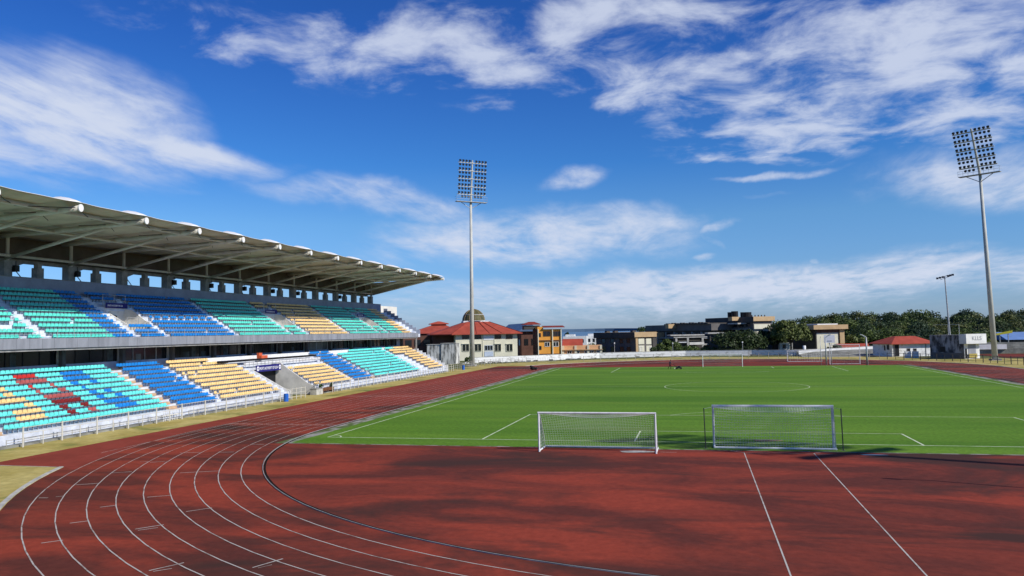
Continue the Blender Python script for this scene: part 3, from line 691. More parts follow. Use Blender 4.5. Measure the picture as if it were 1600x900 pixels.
# second low rail with a crowd barrier near the tan aisle foot
m = MB()
for x in np.linspace(0, 2.6, 9): m.tube([(0, x, 0), (0, x, .95)], .025, 'white_paint', 5)
for z in (.15, .55, .95): m.tube([(0, 0, z), (0, 2.6, z)], .03, 'white_paint', 5)
tag(m.build('crowd_barrier', loc=(-53.75, 8.6, 0)), 'white crowd barrier standing at the foot of the near tan aisle', 'barrier')
# row of stacked barriers seen left of the mast base
for i, (x, y) in enumerate(((-46.5, 134.5), (-44.2, 136.2), (-41.8, 137.8))):
    m = MB(); 
    for t in np.linspace(0, 1.9, 6): m.tube([(t, .6*t, 0), (t, .6*t, 1.05)], .03, 'galv', 4)
    for z in (.2, 1.05): m.tube([(0, 0, z), (1.9, 1.14, z)], .035, 'galv', 4)
    tag(m.build('crowd_barrier', loc=(x, y, 0)), ['leftmost', 'middle', 'rightmost'][i]+' of three grey crowd barriers before the cream building', 'barrier')
# barrels, planters, box at the gangway
def barrel(loc, lab):
    e = empty('barrel', loc, lab, 'barrel')
    m = MB(); n = 18
    pr = [(.0, 0), (.27, 0), (.29, .03), (.285, .3), (.30, .32), (.285, .34), (.285, .6), (.30, .62), (.285, .64), (.28, .9), (.26, .92)]
    vs = [(r*math.cos(2*PI*j/n), r*math.sin(2*PI*j/n), z) for r, z in pr for j in range(n)]
    fs = [(i*n+j, i*n+(j+1) % n, (i+1)*n+(j+1) % n, (i+1)*n+j) for i in range(len(pr)-1) for j in range(n)]
    b = m.add(vs, fs, 'barrel').build('drum', smooth=False); b.parent = e
    r = MB(); rim_pts = [(.265*math.cos(t), .265*math.sin(t), .925) for t in np.linspace(0, 2*PI, 19)]; r.tube(rim_pts, .015, 'barrel', 4); o = r.build('rim'); o.parent = e
barrel((-52.7, 28.9, 0), 'blue plastic barrel beside the gangway between the near seat blocks')
barrel((-52.9, 101, 0), 'blue plastic barrel by the railing just left of the floodlight mast')
m = MB(); m.box(-.45, .45, -.9, .9, 0, .75, 'pale_concrete'); m.box(-.5, .5, -.95, .95, .75, .85, 'concrete'); m.tube([(0, -.7, .85), (0, -.7, 1.5)], .03, 'black_metal'); m.tube([(0, -.7, 1.5), (0, .7, 1.5)], .03, 'black_metal'); m.tube([(0, .7, .85), (0, .7, 1.5)], .03, 'black_metal')
tag(m.build('counter_table', loc=(-54.0, 38.9, 0)), 'pale counter with a black frame on top at the gangway mouth', 'counter')
e = empty('planter_box', (-53.9, 41.4, 0), 'long brown planter box with small plants at its ends, by the railing', 'planter')
mat('brown_wood', (.16, .07, .03), .7, .2, 3); mat('leaf_small', (.05, .11, .02), .6, .3, 4)
o = MB().box(-.35, .35, -1.7, 1.7, .35, .75, 'brown_wood').box(-.3, .3, -1.65, -1.35, 0, .35, 'brown_wood').box(-.3, .3, 1.35, 1.65, 0, .35, 'brown_wood').build('box'); o.parent = e
def leaves(mb, c, rad, n, s, mt, zs=1.0):
    for _ in range(n):
        d = RNG.normal(size=3); d /= np.linalg.norm(d); p = np.array(c)+d*rad*RNG.random()**.4*np.array([1, 1, zs])
        a = RNG.normal(size=3); a /= np.linalg.norm(a); b = np.cross(a, RNG.normal(size=3)); b /= np.linalg.norm(b)
        k = s*(.6+.8*RNG.random()); mb.add([p-a*k-b*k*.5, p+a*k-b*k*.5, p+a*k+b*k*.5, p-a*k+b*k*.5], [(0, 1, 2, 3)], mt)
mb = MB(); leaves(mb, (0, -1.5, 1.0), .35, 120, .08, 'leaf_small'); leaves(mb, (0, 1.5, 1.0), .3, 100, .08, 'leaf_small'); o = mb.build('plants'); o.parent = e
m = MB(); m.box(-.35, .35, -.75, .75, 0, .38, 'orange_paint'); m.box(-.35, .0, -.75, .0, .38, .72, 'orange_paint')
tag(m.build('orange_crate', loc=(-61.0, 37.2, 4.95)), 'orange-red crate on the white ledge above the blue sign', 'crate')

# ------------------------------------------------------------------ goals
def net(m, P, Q, nu, nv, mt, r=.008, sag=0.0):
    """P(u,v)->point on a net surface; lines in both directions"""
    for i in range(nu+1): m.tube([P(i/nu, j/nv) for j in range(nv+1)], r, mt, 3, cap=False)
    for j in range(nv+1): m.tube([P(i/nu, j/nv) for i in range(nu+1)], r, mt, 3, cap=False)
def goal(name, loc, W, H, D, sgn, lab, rp=.06, fold_=.35, base=True, rz=0, dens=.16, net_low=None):
    e = empty(name, loc, lab, 'goal', None, rz)
    for x in (-W/2, W/2):
        o = MB().tube([(x, 0, 0), (x, 0, H)], rp, 'white_paint', 10).build('goal_post', smooth=False); o.parent = e
    o = MB().tube([(-W/2-rp, 0, H), (W/2+rp, 0, H)], rp, 'white_paint', 10).build('crossbar'); o.parent = e
    if base:
        for x in (-W/2, W/2): o = MB().tube([(x, 0, .06), (x, sgn*D, .06)], rp*.9, 'white_paint', 8).build('base_bar'); o.parent = e
        o = MB().tube([(-W/2, sgn*D, .06), (W/2, sgn*D, .06)], rp*.9, 'white_paint', 8).build('base_bar'); o.parent = e
        for x in (-W/2, W/2): o = MB().tube([(x, 0, H), (x, sgn*.35, H-.06), (x, sgn*D*.8, .9), (x, sgn*D, .06)], .018, 'white_paint', 5).build('net_support'); o.parent = e
    m = MB()
    def back(u, v):
        x = -W/2+W*u; hump = math.sin(PI*u)
        # v 0 top .. 1 ground
        prof_ = [(0, H), (fold_, H-.04-.30*hump), (fold_+(D-fold_)*.55, H*.5), (D, .06)]
        t = v*3; i = min(2, int(t)); f = t-i
        a, b = prof_[i], prof_[i+1]
        return (x, sgn*(a[0]+(b[0]-a[0])*f), a[1]+(b[1]-a[1])*f)
    net(m, back, None, int(W/dens), int((H+D)/dens/3)*3, 'rope')
    m.tube([back(u, 1/3) for u in np.linspace(0, 1, 16)], .02, 'rope', 4)
    o = m.build('back_net'); o.parent = e
    for x0 in (0, 1):
        m = MB()
        def side(u, v):
            b = back(x0, v); return (b[0], b[1]*u, b[2] if u > .01 else b[2])
        net(m, side, None, max(2, int(D/dens)), int(H/dens/3)*3, 'rope')
        o = m.build('side_net'); o.parent = e
    return e
g1 = goal('football_goal', (-11.15, -5.1, .01), 7.45, 2.5, 2.0, 1, 'white portable goal with box net standing on the red surface, left of the pair')
g2 = goal('football_goal', (-.17, -1.6, .02), 7.35, 2.63, .95, -1, 'white match goal with net on the near goal line, right of the pair', rp=.075, base=True, fold_=.55)
for x, lab in ((-4.4, 'left dark net pole standing beside the near match goal'), (3.9, 'right dark net pole standing beside the near match goal')):
    e = empty('net_pole', (x, -2.6, 0), lab, 'pole', None)
    o = MB().tube([(0, 0, 0), (-.04, 0, 2.6)], .035, 'post_dark', 8).build('pole'); o.parent = e
    o = MB().tube([(-.04, 0, 2.55), ((.55 if x < 0 else -.45), .95, 2.6)], .012, 'rope', 4).build('cord'); o.parent = e
    o = MB().tube([(0, 0, 0), (0, 0, .02)], .16, 'post_dark', 12).build('base'); o.parent = e
g3 = goal('football_goal', (.05, 104.0, .02), 7.6, 2.5, 1.6, 1, 'match goal with a drooping net at the far end of the pitch', rp=.075, fold_=1.2, base=False, dens=.3)
g4 = goal('training_goal', (18.1, 125.5, .01), 7.0, 2.35, 1.4, -1, 'small white training goal behind the pitch, left of the two bent lamp posts', rp=.05, dens=.5)
g5 = goal('training_goal', (23.9, 110.5, .01), 5.6, 3.9, .9, 1, 'tall thin white frame standing between the two bent lamp posts', rp=.05, dens=1.3, base=True)

# ------------------------------------------------------------------ floodlight masts
def mast(base, htop, lab, lean=(0, 0), tilt=9, face=(0, 51)):
    e = empty('floodlight_mast', base, lab, 'floodlight', 'tall floodlight masts round the ground')
    lx, ly = lean
    o = MB().tube([(0, 0, 0), (lx*.5, ly*.5, htop*.5), (lx, ly, htop)], .55, 'mast_grey', 14, r2=.28).build('mast_pole', smooth=True); o.parent = e
    o = MB().box(-.9, .9, -.9, .9, 0, .35, 'concrete').build('footing'); o.parent = e
    fx, fy = face[0]-base[0], face[1]-base[1]; l = math.hypot(fx, fy); fx, fy = fx/l, fy/l; sx, sy = -fy, fx      # sideways axis
    T = R(tilt)
    def P(a, b, c):      # a sideways, b up the tilted frame, c forward
        f_ = math.sin(T)*b+math.cos(T)*c; u_ = math.cos(T)*b-math.sin(T)*c
        return (lx+sx*a+fx*f_, ly+sy*a+fy*f_, htop+u_)
    def Bx(m, a0, a1, b0, b1, c0, c1, mt):
        m.add([P(a, b, c) for c in (c0, c1) for b in (b0, b1) for a in (a0, a1)], [(0, 2, 3, 1), (4, 5, 7, 6), (0, 1, 5, 4), (2, 6, 7, 3), (0, 4, 6, 2), (1, 3, 7, 5)], mt)
    m = MB(); m.tube([P(0, -.3, 0), P(0, 9.8, 0)], .26, 'mast_grey', 10, r2=.18); o = m.build('head_frame'); o.parent = e
    m = MB()
    # service platform is level
    def Q(a, f_, z): return (lx+sx*a+fx*f_, ly+sy*a+fy*f_, htop+z)
    m.add([Q(a, f_, z) for z in (-.1, .02) for f_ in (-.3, .9) for a in (-3.9, 3.9)], [(0, 2, 3, 1), (4, 5, 7, 6), (0, 1, 5, 4), (2, 6, 7, 3), (0, 4, 6, 2), (1, 3, 7, 5)], 'galv')
    for a in np.linspace(-3.9, 3.9, 9): m.tube([Q(a, .9, 0), Q(a, .9, 1.1)], .03, 'galv', 4)
    for z in (.55, 1.1): m.tube([Q(-3.9, -.3, z), Q(-3.9, .9, z), Q(3.9, .9, z), Q(3.9, -.3, z)], .03, 'galv', 4)
    m.tube([Q(-2.6, .2, -.1), Q(0, 0, -1.6)], .08, 'galv', 5); m.tube([Q(2.6, .2, -.1), Q(0, 0, -1.6)], .08, 'galv', 5)
    o = m.build('platform'); o.parent = e
    lm = None
    for r_ in range(5):
        b = 1.75+1.85*r_; mm = MB(); Bx(mm, -3.6, 3.6, b-.11, b+.11, .10, .30, 'mast_grey'); o = mm.build('lamp_bar'); o.parent = e
        for row_ in (-.48, .45):
            if r_ == 0 and row_ < 0: cols = (-2.4, -1.65, -.85, .85, 1.65, 2.4)
            else: cols = (-3.25, -2.45, -1.65, -.85, .85, 1.65, 2.45, 3.25)
            for a in cols:
                mm = MB(); c = np.array(P(a, b+row_, .35)); d = np.array([fx, fy, -.55]); d /= np.linalg.norm(d)
                if lm is None:
                    mm.tube([-d*.30, d*.02, d*.20], .15, 'lamp_dark', 10, r2=.29); mm.tube([d*.20, d*.215], .24, 'window_glass_', 10)
                    o = mm.build('flood_lamp'); lm = o.data
                else: o = bpy.data.objects.new('flood_lamp', lm); COL.objects.link(o)
                o.parent = e; o.location = c
    return e
mast((-55.9, 117.8, 0), 38.6, 'tall floodlight mast behind the left end of the stand, its head sunlit', lean=(.25, 0), tilt=8)
mast((54.6, 122.0, 0), 38.6, 'tall floodlight mast at the right edge of the picture, its lamps dark', lean=(-.9, 0), tilt=21)
mast((54, -21.3, 0), 38.6, 'floodlight mast standing right of the near bend, out of the picture', face=(0, 51))
# slim lamp post out of frame that throws the thin shadow
def lamp_post(base, h, lab, arm=(1, 0), mt='galv', r=.09, head=True):
    e = empty('lamp_post', base, lab, 'lamp post')
    o = MB().tube([(0, 0, 0), (0, 0, h)], r, mt, 8, r2=r*.7).build('post', smooth=True); o.parent = e
    a = np.array([arm[0], arm[1], .45]); 
    o = MB().tube([(0, 0, h-.05), tuple(np.array([0, 0, h])+a*.9)], r*.6, mt, 6).build('arm'); o.parent = e
    if head:
        p = np.array([0, 0, h])+a*.9; o = MB().tube([p, p+np.array([arm[0], arm[1], .25])*.5], .12, mt, 8).build('lamp_head'); o.parent = e
    return e
lamp_post((21.8, -17.3, 0), 12, 'slim lamp post standing beyond the right edge of the red surface', (-1, 0))

# small multi-lamp mast behind the booth
pt = at(1476, 432, 178); pb = at(1484, 523, 178); dxx = (pt-pb); base = pb-dxx/dxx[2]*pb[2]
e = empty('small_light_mast', (base[0], base[1], 0), 'slender light mast with a crossbar of lamps behind the stained booth', 'light mast')
tp = pt-base; tp = (tp[0], tp[1], pt[2])
o = MB().tube([(0, 0, 0), tp], .26, 'galv', 8, r2=.14).build('mast_pole'); o.parent = e
m = MB(); m.tube([(tp[0]-2.0, 0, tp[2]-.4), (tp[0]+2.0, 0, tp[2]+.5)], .09, 'galv', 5); m.tube([(tp[0]-1.2, 0, tp[2]-.9), (tp[0]+1.4, 0, tp[2]+.0)], .06, 'galv', 5); o = m.build('crossbar'); o.parent = e
for t in (-1.9, -1.2, -.5, .8, 1.4, 2.0):
    o = MB().box(tp[0]+t-.24, tp[0]+t+.24, -.35, .1, tp[2]-.05+.22*t-.25, tp[2]+.2+.22*t, 'lamp_dark').build('flood_lamp'); o.parent = e
# thin street lamps along the compound wall
for u, vt, y, lab in ((960, 537, 172, 'thin street lamp before the shaded building, behind the white wall'), (1051, 537, 172, 'thin street lamp among the bushes behind the white wall'), (1160, 535.5, 168, 'thin street lamp in front of the big round dark tree')):
    p = at(u, vt, y)
    e = empty('street_lamp', (p[0], p[1], 0), lab, 'street lamp')
    o = MB().tube([(0, 0, 0), (0, 0, p[2])], .07, 'galv', 6).build('post'); o.parent = e
    o = MB().tube([(0, 0, p[2]), (0, 0, p[2]+.15), (0, 0, p[2]+.35)], .22, 'white_paint', 8, r2=.14).build('lamp_globe'); o.parent = e
lamp_post((19.9, 107.2, 0), 5.5, 'left bent lamp post with a dark head behind the far goal line', (.7, .1), r=.16)
lamp_post((18.9, 107.0, 0), 5.3, 'plain pole close beside the left bent lamp post', (.1, 0), r=.07, head=False)
lamp_post((20.9, 107.4, 0), 3.9, 'short pole just right of the left bent lamp post', (.1, 0), r=.09, head=False)
lamp_post((27.3, 107, 0), 5.4, 'right bent lamp post, thick and pale, behind the far goal line', (-.75, .1), r=.2)

# ------------------------------------------------------------------ man with mower
def person(loc, rz):
    V = [(0, 0, .98), (0, 0, 1.2), (.04, 0, 1.42), (.08, 0, 1.52), (.13, 0, 1.64), (.15, 0, 1.76),
         (.0, .19, 1.41), (.22, .22, 1.17), (.50, .2, 1.05), (0, -.19, 1.41), (.22, -.22, 1.17), (.50, -.2, 1.05),
         (0, .10, .92), (.22, .11, .50), (.10, .11, .08), (.26, .11, .04), (0, -.10, .92), (-.16, -.11, .50), (-.42, -.11, .12), (-.30, -.11, .04)]
    E_ = [(0, 1), (1, 2), (2, 3), (3, 4), (4, 5), (2, 6), (6, 7), (7, 8), (2, 9), (9, 10), (10, 11), (0, 12), (12, 13), (13, 14), (14, 15), (0, 16), (16, 17), (17, 18), (18, 19)]
    Rr = [.15, .14, .16, .07, .10, .09, .075, .05, .035, .075, .05, .035, .10, .07, .045, .04, .10, .07, .045, .04]
    me = bpy.data.meshes.new('person'); me.from_pydata(V, E_, []); o = bpy.data.objects.new('person', me); COL.objects.link(o)
    s = o.modifiers.new('skin', 'SKIN'); 
    for i, r in enumerate(Rr): me.skin_vertices[0].data[i].radius = (r, r)
    me.skin_vertices[0].data[0].use_root = True
    o.modifiers.new('sub', 'SUBSURF').levels = 1
    dg = bpy.context.evaluated_depsgraph_get(); dg.update(); nm = bpy.data.meshes.new_from_object(o.evaluated_get(dg)); bpy.data.objects.remove(o)
    nm.name = 'person'
    for k in ('skin', 'cloth_navy', 'cloth_dark'): nm.materials.append(MATS[k])
    for p in nm.polygons:
        c = p.center; p.material_index = 0 if (c.z > 1.5 or (c.x > .24 and c.z > .9)) else (1 if c.z > .97 else 2)
        if c.z < .10: p.material_index = 1
        p.use_smooth = True
    o = bpy.data.objects.new('person', nm); COL.objects.link(o); o.location = loc; o.rotation_euler[2] = rz
    h = MB(); n = 8
    vs = [(.14+.11*math.cos(t)*s_, .105*math.sin(t)*s_, 1.72+zz) for s_, zz in ((1.0, 0), (.95, .06), (.6, .11)) for t in np.linspace(0, 2*PI, n+1)[:-1]]
    h.add(vs, [(i*n+j, i*n+(j+1) % n, (i+1)*n+(j+1) % n, (i+1)*n+j) for i in range(2) for j in range(n)]+[tuple(range(2*n, 3*n))], 'black_metal')
    hh = h.build('hair', smooth=True); hh.parent = o
    return o
tag(person((-9.95, 96.6, .02), .15), 'person in dark clothes leaning forward, pushing a mower across the far pitch', 'person')
e = empty('lawn_mower', (-8.75, 96.8, .02), 'dark push mower on the grass in front of the walking person', 'mower', rz=.15)
o = MB().box(-.05, .95, -.3, .3, .15, .38, 'black_metal').box(.2, .7, -.2, .2, .38, .62, 'black_metal').build('deck'); o.parent = e
o = MB().tube([(-.7, .22, 1.02), (-.7, -.22, 1.02)], .03, 'black_metal').tube([(-.7, .2, 1.02), (.05, .25, .35)], .02, 'black_metal').tube([(-.7, -.2, 1.02), (.05, -.25, .35)], .02, 'black_metal').build('handle'); o.parent = e
for x in (.05, .85):
    for y in (-.32, .32): o = MB().tube([(x, y-.04, .15), (x, y+.04, .15)], .15, 'black_metal', 12).build('wheel'); o.parent = e
e = empty('equipment_bundle', (-37.3, 98.0, .01), 'dark bundle of gear lying on the track by the far-left kerb', 'bundle')
mb = MB(); 
for c, r_ in (((0, 0, .35), .5), ((.6, .2, .25), .35), ((-.4, .3, .7), .25)):
    for i in range(5):
        z0 = -r_+2*r_*i/5
    vs = [(c[0]+r_*math.sin(a)*math.cos(b)*(1+.2*math.sin(3*b)), c[1]+r_*math.sin(a)*math.sin(b), max(0, c[2]+r_*.8*math.cos(a))) for a in np.linspace(.1, 3.0, 7) for b in np.linspace(0, 2*PI, 10)[:-1]]
    mb.add(vs, [(i*9+j, i*9+(j+1) % 9, (i+1)*9+(j+1) % 9, (i+1)*9+j) for i in range(6) for j in range(9)], 'black_cloth')
o = mb.build('bag'); o.parent = e

# ------------------------------------------------------------------ buildings
mat('roof_red', (.37, .072, .045), .7, .10, .5); mat('roof_red_dark', (.22, .04, .028), .8, .15, .8); mat('cream_wall', (.66, .64, .50), .85, .05, .5)
mat('brown_wall', (.12, .06, .045), .9, .12, .6); mat('orange_wall', (.72, .33, .06), .85, .06, .5); mat('peach_wall', (.72, .42, .22), .85, .06, .5)  # the brown also colours sides that are only in shade
mat('white_wall', (.72, .73, .72), .85, .08, .4); mat('grey_wall', (.15, .14, .135), .9, .10, .3); mat('dark_wall', (.085, .08, .075), .9, .12, .3); mat('tan_wall', (.48, .34, .19), .85, .08, .5)  # the dark tone also covers sides turned from the sun
mat('blue_roof', (.10, .16, .26), .4, .1, .5); mat('dome_glass', (.10, .095, .04), .55, .15, .6); mat('sign_white', (.75, .77, .80), .6, .03, 1); mat('pale_blue', (.45, .52, .62), .7, .08, 1)
mat('stained_white', (.72, .72, .68), .9, .1, .9, col2=(.13, .13, .12), stretch=(1.6, 1.6, .3), thr=(.40, .56))
mat('stained_grey', (.34, .34, .35), .9, .1, .8, col2=(.05, .05, .055), stretch=(1, 1, .6), thr=(.42, .60))
mat('tank_black', (.012, .012, .014), .5, .1, 1)
mat('wall_weathered', (.74, .75, .74), .9, .1, .7, col2=(.42, .42, .40), stretch=(1, 1, 1.6), thr=(.34, .48))
class Bld:
    """a building with its own axes: e1 runs along its sunlit side, e2 along its shaded side"""
    def __init__(s, name, label, u, y, phi, cat='building', group=None, c=None):
        p = at(u, 545, y) if c is None else np.array([*c, 0]); s.c = np.array([p[0], y if c is None else c[1], 0.]); s.a = R(phi)
        s.e1 = np.array([math.cos(s.a), math.sin(s.a), 0]); s.e2 = np.array([-math.sin(s.a), math.cos(s.a), 0])
        s.o = empty(name, tuple(s.c), label, cat, group, s.a)
    def solve(s, e, off, u):
        lo, hi = -60., 120.
        f = lambda t: px(s.c+off+e*t)[0]-u
        sgn = 1 if f(hi) > f(lo) else -1
        for _ in range(50):
            mid = (lo+hi)/2
            if f(mid)*sgn > 0: hi = mid
            else: lo = mid
        return (lo+hi)/2
    def s1(s, u): return s.solve(s.e1, 0*s.e1, u)
    def s2(s, u):
        # walk back along e2 (pixel decreases)
        lo, hi = 0., 80.
        for _ in range(50):
            mid = (lo+hi)/2
            if px(s.c+s.e2*mid)[0] > u: lo = mid
            else: hi = mid
        return (lo+hi)/2
    def zz(s, e, t, v):
        lo, hi = -10., 60.
        for _ in range(50):
            mid = (lo+hi)/2
            if px(s.c+e*t+np.array([0, 0, mid]))[1] < v: hi = mid
            else: lo = mid
        return (lo+hi)/2
    def z1(s, u, v): return s.zz(s.e1, s.s1(u), v)
    def z2(s, u, v): return s.zz(s.e2, s.s2(u), v)
    def add(s, mb, name, par=None, fix=False):
        o = mb.build(name); o.parent = par or s.o
        if fix: fixn(o)
        return o
    def box(s, name, x0, x1, y0, y1, z0, z1, mt, par=None): return s.add(MB().box(x0, x1, y0, y1, z0, z1, mt), name, par)
    def win(s, u0, u1, v0, v1, fr='white_paint', gl='window_glass', name='window', dpt=.10, bars=1):
        x0, x1 = s.s1(u0), s.s1(u1); um = (u0+u1)/2; z0, z1 = s.z1(um, v1), s.z1(um, v0); t = .09
        m = MB(); m.box(x0-t, x1+t, -dpt, .0, z0-t, z0, fr); m.box(x0-t, x1+t, -dpt, 0, z1, z1+t, fr); m.box(x0-t, x0, -dpt, 0, z0, z1, fr); m.box(x1, x1+t, -dpt, 0, z0, z1, fr)
        for b in range(bars): xb = x0+(x1-x0)*(b+1)/(bars+1); m.box(xb-.05, xb+.05, -dpt*.7, 0, z0, z1, fr)
        o = s.add(m, name); s.add(MB().box(x0, x1, -.02, .0-.005, z0, z1, gl), 'pane', o); return o
    def win2(s, u0, u1, v0, v1, gl='window_glass', fr='dark_wall'):
        a, b = s.s2(u0), s.s2(u1); um = (u0+u1)/2; z0, z1 = s.z2(um, v1), s.z2(um, v0); lo, hi = min(a, b), max(a, b)
        o = s.add(MB().box(-.1, 0, lo-.08, hi+.08, z0-.08, z0, fr).box(-.1, 0, lo-.08, hi+.08, z1, z1+.08, fr).box(-.1, 0, lo-.08, lo, z0, z1, fr).box(-.1, 0, hi, hi+.08, z0, z1, fr), 'window'); s.add(MB().box(-.03, -.005, lo, hi, z0, z1, gl), 'pane', o)
def loft(mb, lo, zl, hi, zh, mt, th=.25):
    n = len(lo); mb.add([(*p, zl) for p in lo]+[(*p, zh) for p in hi], [(i, (i+1) % n, n+(i+1) % n, n+i) for i in range(n)]+[tuple(range(n, 2*n))], mt)
    mb.add([(*p, zl-th) for p in lo]+[(*p, zl) for p in lo], [(i, (i+1) % n, n+(i+1) % n, n+i) for i in range(n)]+[tuple(range(n))[::-1]], mt)
# -- red-roofed hall with a dome
B = Bld('domed_hall', 'cream hall with a wide red hipped roof and a glass dome, behind the mast', 712, 150, 24)
W1, W2 = B.s1(809), 17.0; ze = B.z1(760, 521)
B.box('wall', 0, W1, 0, W2, 0, ze-.25, 'cream_wall'); B.box('side_wing', -6, 0-.01, 4.5, W2, 0, ze-.3, 'brown_wall')  # wings coloured brown in place of shade; the hall is cream
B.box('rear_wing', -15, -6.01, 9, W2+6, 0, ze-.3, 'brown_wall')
rf = MB(); hi = [(W1*.20, W2*.45), (W1*.60, W2*.40), (W1*.60, W2*.75), (W1*.20, W2*.75)]; zt = 10.9
loft(rf, [(-6.8, 3.4), (-1.2, -1.3), (W1+1.3, -1.3), (W1+1.3, W2+1), (-6.8, W2+1)], ze, [hi[0], (W1*.24, W2*.38), hi[1], hi[2], hi[3]], zt, 'roof_red')
roof = B.add(rf, 'roof', fix=True)
m = MB()
for q in (.33, .52, .7): m.tube([(W1*q*1.1-.6, -1.32, ze+.03), (W1*(.24+.36*q), W2*.385, zt+.05)], .07, 'roof_red_dark', 4)
m.tube([(-1.2, -1.3, ze+.05), (W1*.24, W2*.38, zt+.05)], .09, 'roof_red_dark', 4); m.tube([(W1+1.3, -1.3, ze+.05), (W1*.60, W2*.40, zt+.05)], .09, 'roof_red_dark', 4)
B.add(m, 'ridge', roof)
B.box('roof_plinth', W1*.18, W1*.62, W2*.42, W2*.76, zt-.2, zt+.28, 'white_wall', roof)
rd = 3.35; dc = (W1*.37, W2*.58, zt+.28); m = MB(); n = 24
vs = [(dc[0]+rd*math.cos(a)*math.cos(b), dc[1]+rd*math.cos(a)*math.sin(b), dc[2]+rd*1.05*math.sin(a)) for a in np.linspace(0, PI/2-.03, 9) for b in np.linspace(0, 2*PI, n+1)[:-1]]
m.add(vs, [(i*n+j, i*n+(j+1) % n, (i+1)*n+(j+1) % n, (i+1)*n+j) for i in range(8) for j in range(n)]+[tuple(range(8*n, 9*n))], 'dome_glass')
dome = B.add(m, 'dome'); m = MB()
for b in np.linspace(0, 2*PI, 13)[:-1]: m.tube([(dc[0]+(rd+.03)*math.cos(a)*math.cos(b), dc[1]+(rd+.03)*math.cos(a)*math.sin(b), dc[2]+(rd+.03)*1.05*math.sin(a)) for a in np.linspace(0, PI/2, 8)], .045, 'tan_wall', 4)
for a in (.03, .55): m.tube([(dc[0]+(rd+.03)*math.cos(a)*math.cos(b), dc[1]+(rd+.03)*math.cos(a)*math.sin(b), dc[2]+(rd+.03)*1.05*math.sin(a)) for b in np.linspace(0, 2*PI, 25)], .06, 'white_wall', 4)
m.tube([(dc[0], dc[1], dc[2]+rd), (dc[0], dc[1], dc[2]+rd+.9)], .05, 'white_wall', 4)
B.add(m, 'dome_rib', dome)
for u0, u1 in ((723, 733), (742, 752), (773.5, 783), (791.5, 801)):
    B.win(u0, u1, 538.5, 548.5, 'cream_wall', dpt=.18); B.win(u0, u1, 523, 529, 'brown_wall', bars=3)
    B.box('window_canopy', B.s1(u0)-.15, B.s1(u1)+.15, -.35, 0, B.z1(u0, 537.6), B.z1(u0, 536.8), 'cream_wall')
B.win(758, 770, 540, 547, 'pale_blue', bars=2)
B.box('notice_board', B.s1(756), B.s1(772), -.12, -.02, B.z1(764, 531), B.z1(764, 524), 'sign_white'); B.box('entrance_panel', B.s1(757), B.s1(771), -.10, -.02, B.z1(764, 557), B.z1(764, 549), 'pale_blue')
for u in (754.5, 773, 735): B.box('pilaster', B.s1(u)-.06, B.s1(u)+.06, -.14, 0, .2, ze-.3, 'cream_wall')
B.box('door', -7.4, -6.1, 7.8, 9.0, 0, 2.6, 'dark_opening') if False else None
for t in range(4): B.box('window', -6.06, -6.02, 5.5+t*3, 7.2+t*3, 4.2, 6.0, 'window_glass')
for t in range(3): B.box('window', -13.5+t*2.6, -11.7+t*2.6, 8.9, 8.98, 1.8+2.4, 6.0, 'window_glass')
for t in range(2): B.box('window', -5.2+t*2.4, -3.6+t*2.4, 4.40, 4.48, 1.4, 3.0, 'window_glass')
# -- second red roof, farther left
B = Bld('red_roofed_hall', 'long hall with an orange-red hipped roof behind the end of the stand', 648, 172, 24)
Wd = B.s1(716); ze = 8.0
B.box('wall', 0, Wd, 0, 16, 0, ze-.3, 'brown_wall')
rf = MB(); loft(rf, [(-1.5, -1.5), (Wd+1.5, -1.5), (Wd+1.5, 18), (-1.5, 18)], ze, [(6, 7), (Wd-3, 7), (Wd-3, 10), (6, 10)], 10.4, 'roof_red'); rr_ = B.add(rf, 'roof', fix=True)
rf = MB(); loft(rf, [(5.2, 6.2), (Wd-2.2, 6.2), (Wd-2.2, 10.5), (5.2, 10.5)], 10.95, [(8, 8), (Wd-5, 8), (Wd-5, 9), (8, 9)], 11.7, 'roof_red'); B.add(rf, 'raised_roof', rr_, True)
B.box('vent_band', 6, Wd-3, 7, 10, 10.4, 10.75, 'dark_wall', rr_)
# -- stained old wall blocks next to the stand
for (u0, u1, v0, v1, y, lab) in ((667, 690, 539, 562, 130.2, 'stained white block wall close behind the end of the stand'), (689, 712, 537, 568, 130, 'taller stained white block, right of the other, beside the cream hall')):
    a, b = at(u0, v0, y), at(u1, v0, y)
    e = empty('old_wall_block', (a[0], y, 0), lab, 'wall block')
    o = MB().box(0, b[0]-a[0], 0, 3.2, 0, a[2], 'stained_white').build('wall'); o.parent = e
    o = MB().box(-.1, b[0]-a[0]+.1, -.1, 3.3, a[2], a[2]+.12, 'pale_concrete').build('coping'); o.parent = e
# -- blue-roofed workshop
B = Bld('blue_roofed_building', 'brown building with a sloping blue-grey roof between the red roof and the orange house', 815, 172, 24)
a, b = B.s1(842), B.s2(786)
B.box('wall', 0, a, 0, b, 0, 7.85, 'brown_wall'); m = MB(); m.prism([(-1.0, 7.9), (a+1, 7.9), (a*.45, 10.4)], 'y', -1.0, b+1, 'blue_roof'); B.add(m, 'roof', fix=True)
for t in range(5): B.box('window', -.06, -.01, 2+t*4.2, 4+t*4.2, 3.6, 5.4, 'window_glass')
for t in range(2): B.box('window', a*(.15+.42*t), a*(.4+.42*t), -.06, -.01, 3.6, 5.6, 'window_glass')
